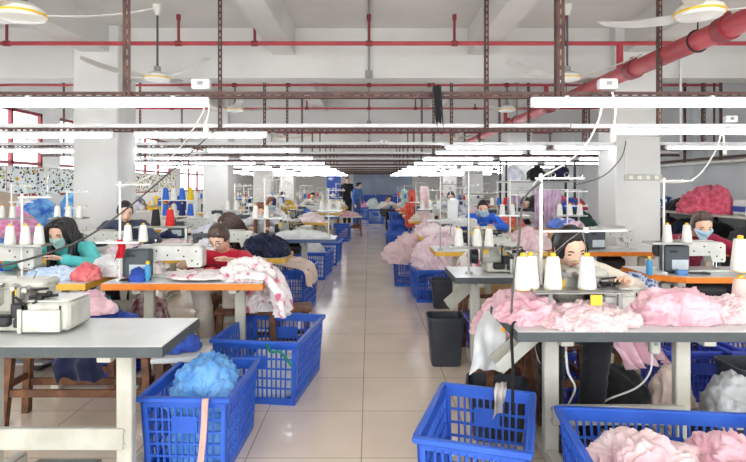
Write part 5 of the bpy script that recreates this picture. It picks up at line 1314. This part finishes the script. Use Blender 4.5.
for i, (px, d, z, nm, c) in enumerate(((412, 13.2, 1.3, 'coral', ((240, 120, 104), (214, 86, 76))), (409, 11.6, 1.05, 'coral red', ((236, 112, 92), (206, 80, 66))), (404, 15.5, 1.3, 'mint', ((190, 224, 214), (160, 200, 190))))):
    x = lx(px, d)
    r = thing('clothes_stand', '%s stand on the pipe side of the aisle holding a %s cloth' % (['grey', 'slim grey', 'far grey'][i], nm), 'stand', (x, d, 0)); MB().cyl((0, 0, 0), (0, 0, z + 0.03), 0.012, n=8).build('post', M['steel'], r); MB().lathe([(0.14, 0), (0.14, 0.02), (0.02, 0.03)], n=14).build('base', M['steel'], r); MB().cyl((-0.1, 0, z + 0.02), (0.1, 0, z + 0.02), 0.008, n=6).build('arm', M['steel'], r)
    sheet('hanging_cloth', '%s cloth hanging on the stand on the pipe side of the aisle' % nm, 'fabric', [(x, d - 0.03, z + 0.03), (x, d - 0.05, z - 0.1), (x + 0.02, d - 0.05, z - 0.3), (x + 0.04, d - 0.06, z - 0.5)], (0.16, 0, 0), 0.03, 2, 40 + i, cloth(nm, *c), taper=-0.5)
# white sheet clipped to a stand in the middle distance
r = thing('clip_board', 'white paper sheet hanging on the stand in front of the masked woman', 'paper', (lx(452, 6.9), 6.85, 1.02)); MB().box((0, 0, 0.11), (0.13, 0.004, 0.24), 0.001).build('sheet', M['lam'], r); MB().box((0, -0.002, 0.235), (0.05, 0.012, 0.02), 0.002).build('clip', M['chrome'], r)
stand(lx(452, 6.9) - 0.02, 6.9, 'grey floor thread stand behind the white paper sheet', 1.4, z=0, tray=0.95, arms=2, mt='steel')

# ------------------------------------------------------------------ cables
def cable(label, pts, r=0.005, m='cablew', plug=False, k=10):
    root = thing('hanging_cable', label, 'cable')
    MB().tube(catmull(pts, k), r, 6).build('wire', M[m], root)
    if plug:
        p = V(pts[-1]); g = MB(); g.box(p + V((0, 0, -0.03)), (0.03, 0.022, 0.055), 0.007); g.cyl(p + V((0, 0, -0.006)), p + V((0, 0, 0.015)), 0.008, n=8); g.build('plug', M[m], root)
P = lambda px, py, d: (lx(px, d), d, lz(py, d))
cable('long dark cable sagging from the second lighting frame down to the overlock machine', [P(214, 131, 4.9), P(170, 172, 4.4), P(120, 214, 3.8), P(75, 243, 3.2), P(0, 267, 2.55), P(-60, 280, 2.3)], 0.006, 'cableg')
cable('white cord falling from the first frame toward the red ribboned stand', [P(207, 98, 3.0), P(200, 118, 3.05), P(178, 150, 3.3), P(150, 176, 3.6), P(119, 188, 3.86)], 0.004)
cable('white pull cord with plug hanging at the end of the first window-side lamp', [P(206, 98, 3.0), P(209, 108, 3.0), P(206, 124, 3.0)], 0.005, plug=True)
cable('white cord with plug hanging from the first frame near the pillar with the power strip', [P(612, 92, 3.0), P(616, 108, 3.0), P(613, 132, 3.0)], 0.006, plug=True)
cable('white cord curving down from the first frame to the stand of the woman in cream', [P(604, 98, 3.0), P(598, 122, 3.0), P(585, 146, 3.0), P(566, 163, 2.95), P(540, 178, 2.9), P(533, 186, 2.84)], 0.005)
cable('white cord from the second pipe-side lamp down to the cream stand', [P(722, 131, 4.55), P(716, 150, 4.5), P(700, 174, 4.4), P(684, 182, 4.3), P(659, 182, 4.2)], 0.006)
cable('white pull cord with plug at the end of the second pipe-side lamp', [P(723, 131, 4.55), P(724, 140, 4.55), P(725, 148, 4.55)], 0.007, plug=True)
cable('thin dark cable across the pillar with the power strip', [P(626, 141, 6.35), P(621, 158, 6.3), P(603, 176, 6.2), P(575, 185, 6.0)], 0.006, 'cableg')
cable('white cord strung along the pipe-side lamps', [P(625, 139, 6.4), P(660, 136, 6.0), P(700, 131, 4.7)], 0.006)
cable('white cord hanging under the pink heaped front table', [P(652, 352, 2.75), P(650, 372, 2.78), P(636, 388, 2.85), P(604, 402, 2.95), P(596, 420, 3.0)], 0.005)
cable('second white cord looping beneath the pink heaped front table', [P(566, 352, 2.75), P(568, 372, 2.8), P(575, 388, 2.85), P(568, 405, 2.95)], 0.006)
cable('grey hose along the tall pole of the front stand', [P(541, 182, 2.8), P(524, 200, 2.8), P(519, 240, 2.78), P(512, 300, 2.7), P(512, 345, 2.65)], 0.006, 'cableg')
cable('green cord tied to the rim of the crate with green cord', [P(267, 344, 3.49), P(271, 352, 3.5), P(280, 352, 3.49), P(292, 366, 3.49)], 0.010, 'cgreen')
r = thing('control_switch', 'cream switch box under the pink heaped front table top', 'switch', (lx(652, 2.72), 2.70, 0.60)); MB().box((0, 0, 0.045), (0.05, 0.04, 0.1), 0.008).build('housing', M['cream'], r); MB().box((0, -0.021, 0.055), (0.02, 0.005, 0.03), 0.002).build('button', M['grey'], r)
MB().box((0, 0, 0.1), (0.02, 0.02, 0.012)).build('bracket', M['cream'], r)
# strips on crates
sheet('ribbon', 'pale coral strip tied to the crate of light blue cloth', 'ribbon', [(lx(205, 2.6), 2.612, 0.405), (lx(205, 2.6), 2.6, 0.38), (lx(203, 2.6), 2.602, 0.22), (lx(199, 2.6), 2.61, 0.06)], (0.03, 0, 0), 0.004, 1, 3, cloth('coral strip', (232, 176, 164)), nu=5)
sheet('rag', 'grey white rag knotted on the rim of the empty crate', 'rag', [(lx(500, 2.72), 2.70, 0.45), (lx(497, 2.72), 2.66, 0.425), (lx(496, 2.72), 2.66, 0.32)], (0.06, 0.02, 0), 0.015, 2, 5, cloth('grey white', (206, 198, 190), (160, 152, 146)), nu=10)
sheet('hanging_rag', 'black cloth hanging from the first lighting frame above the aisle', 'rag', [(lx(437, 3.0), 3.0, 1.97), (lx(437, 3.0), 2.985, 1.93), (lx(438, 3.0), 2.985, 1.86), (lx(439, 3.0), 2.985, 1.765)], (0.045, 0, 0), 0.01, 1.5, 6, cloth('black', (30, 30, 32)), nu=10)
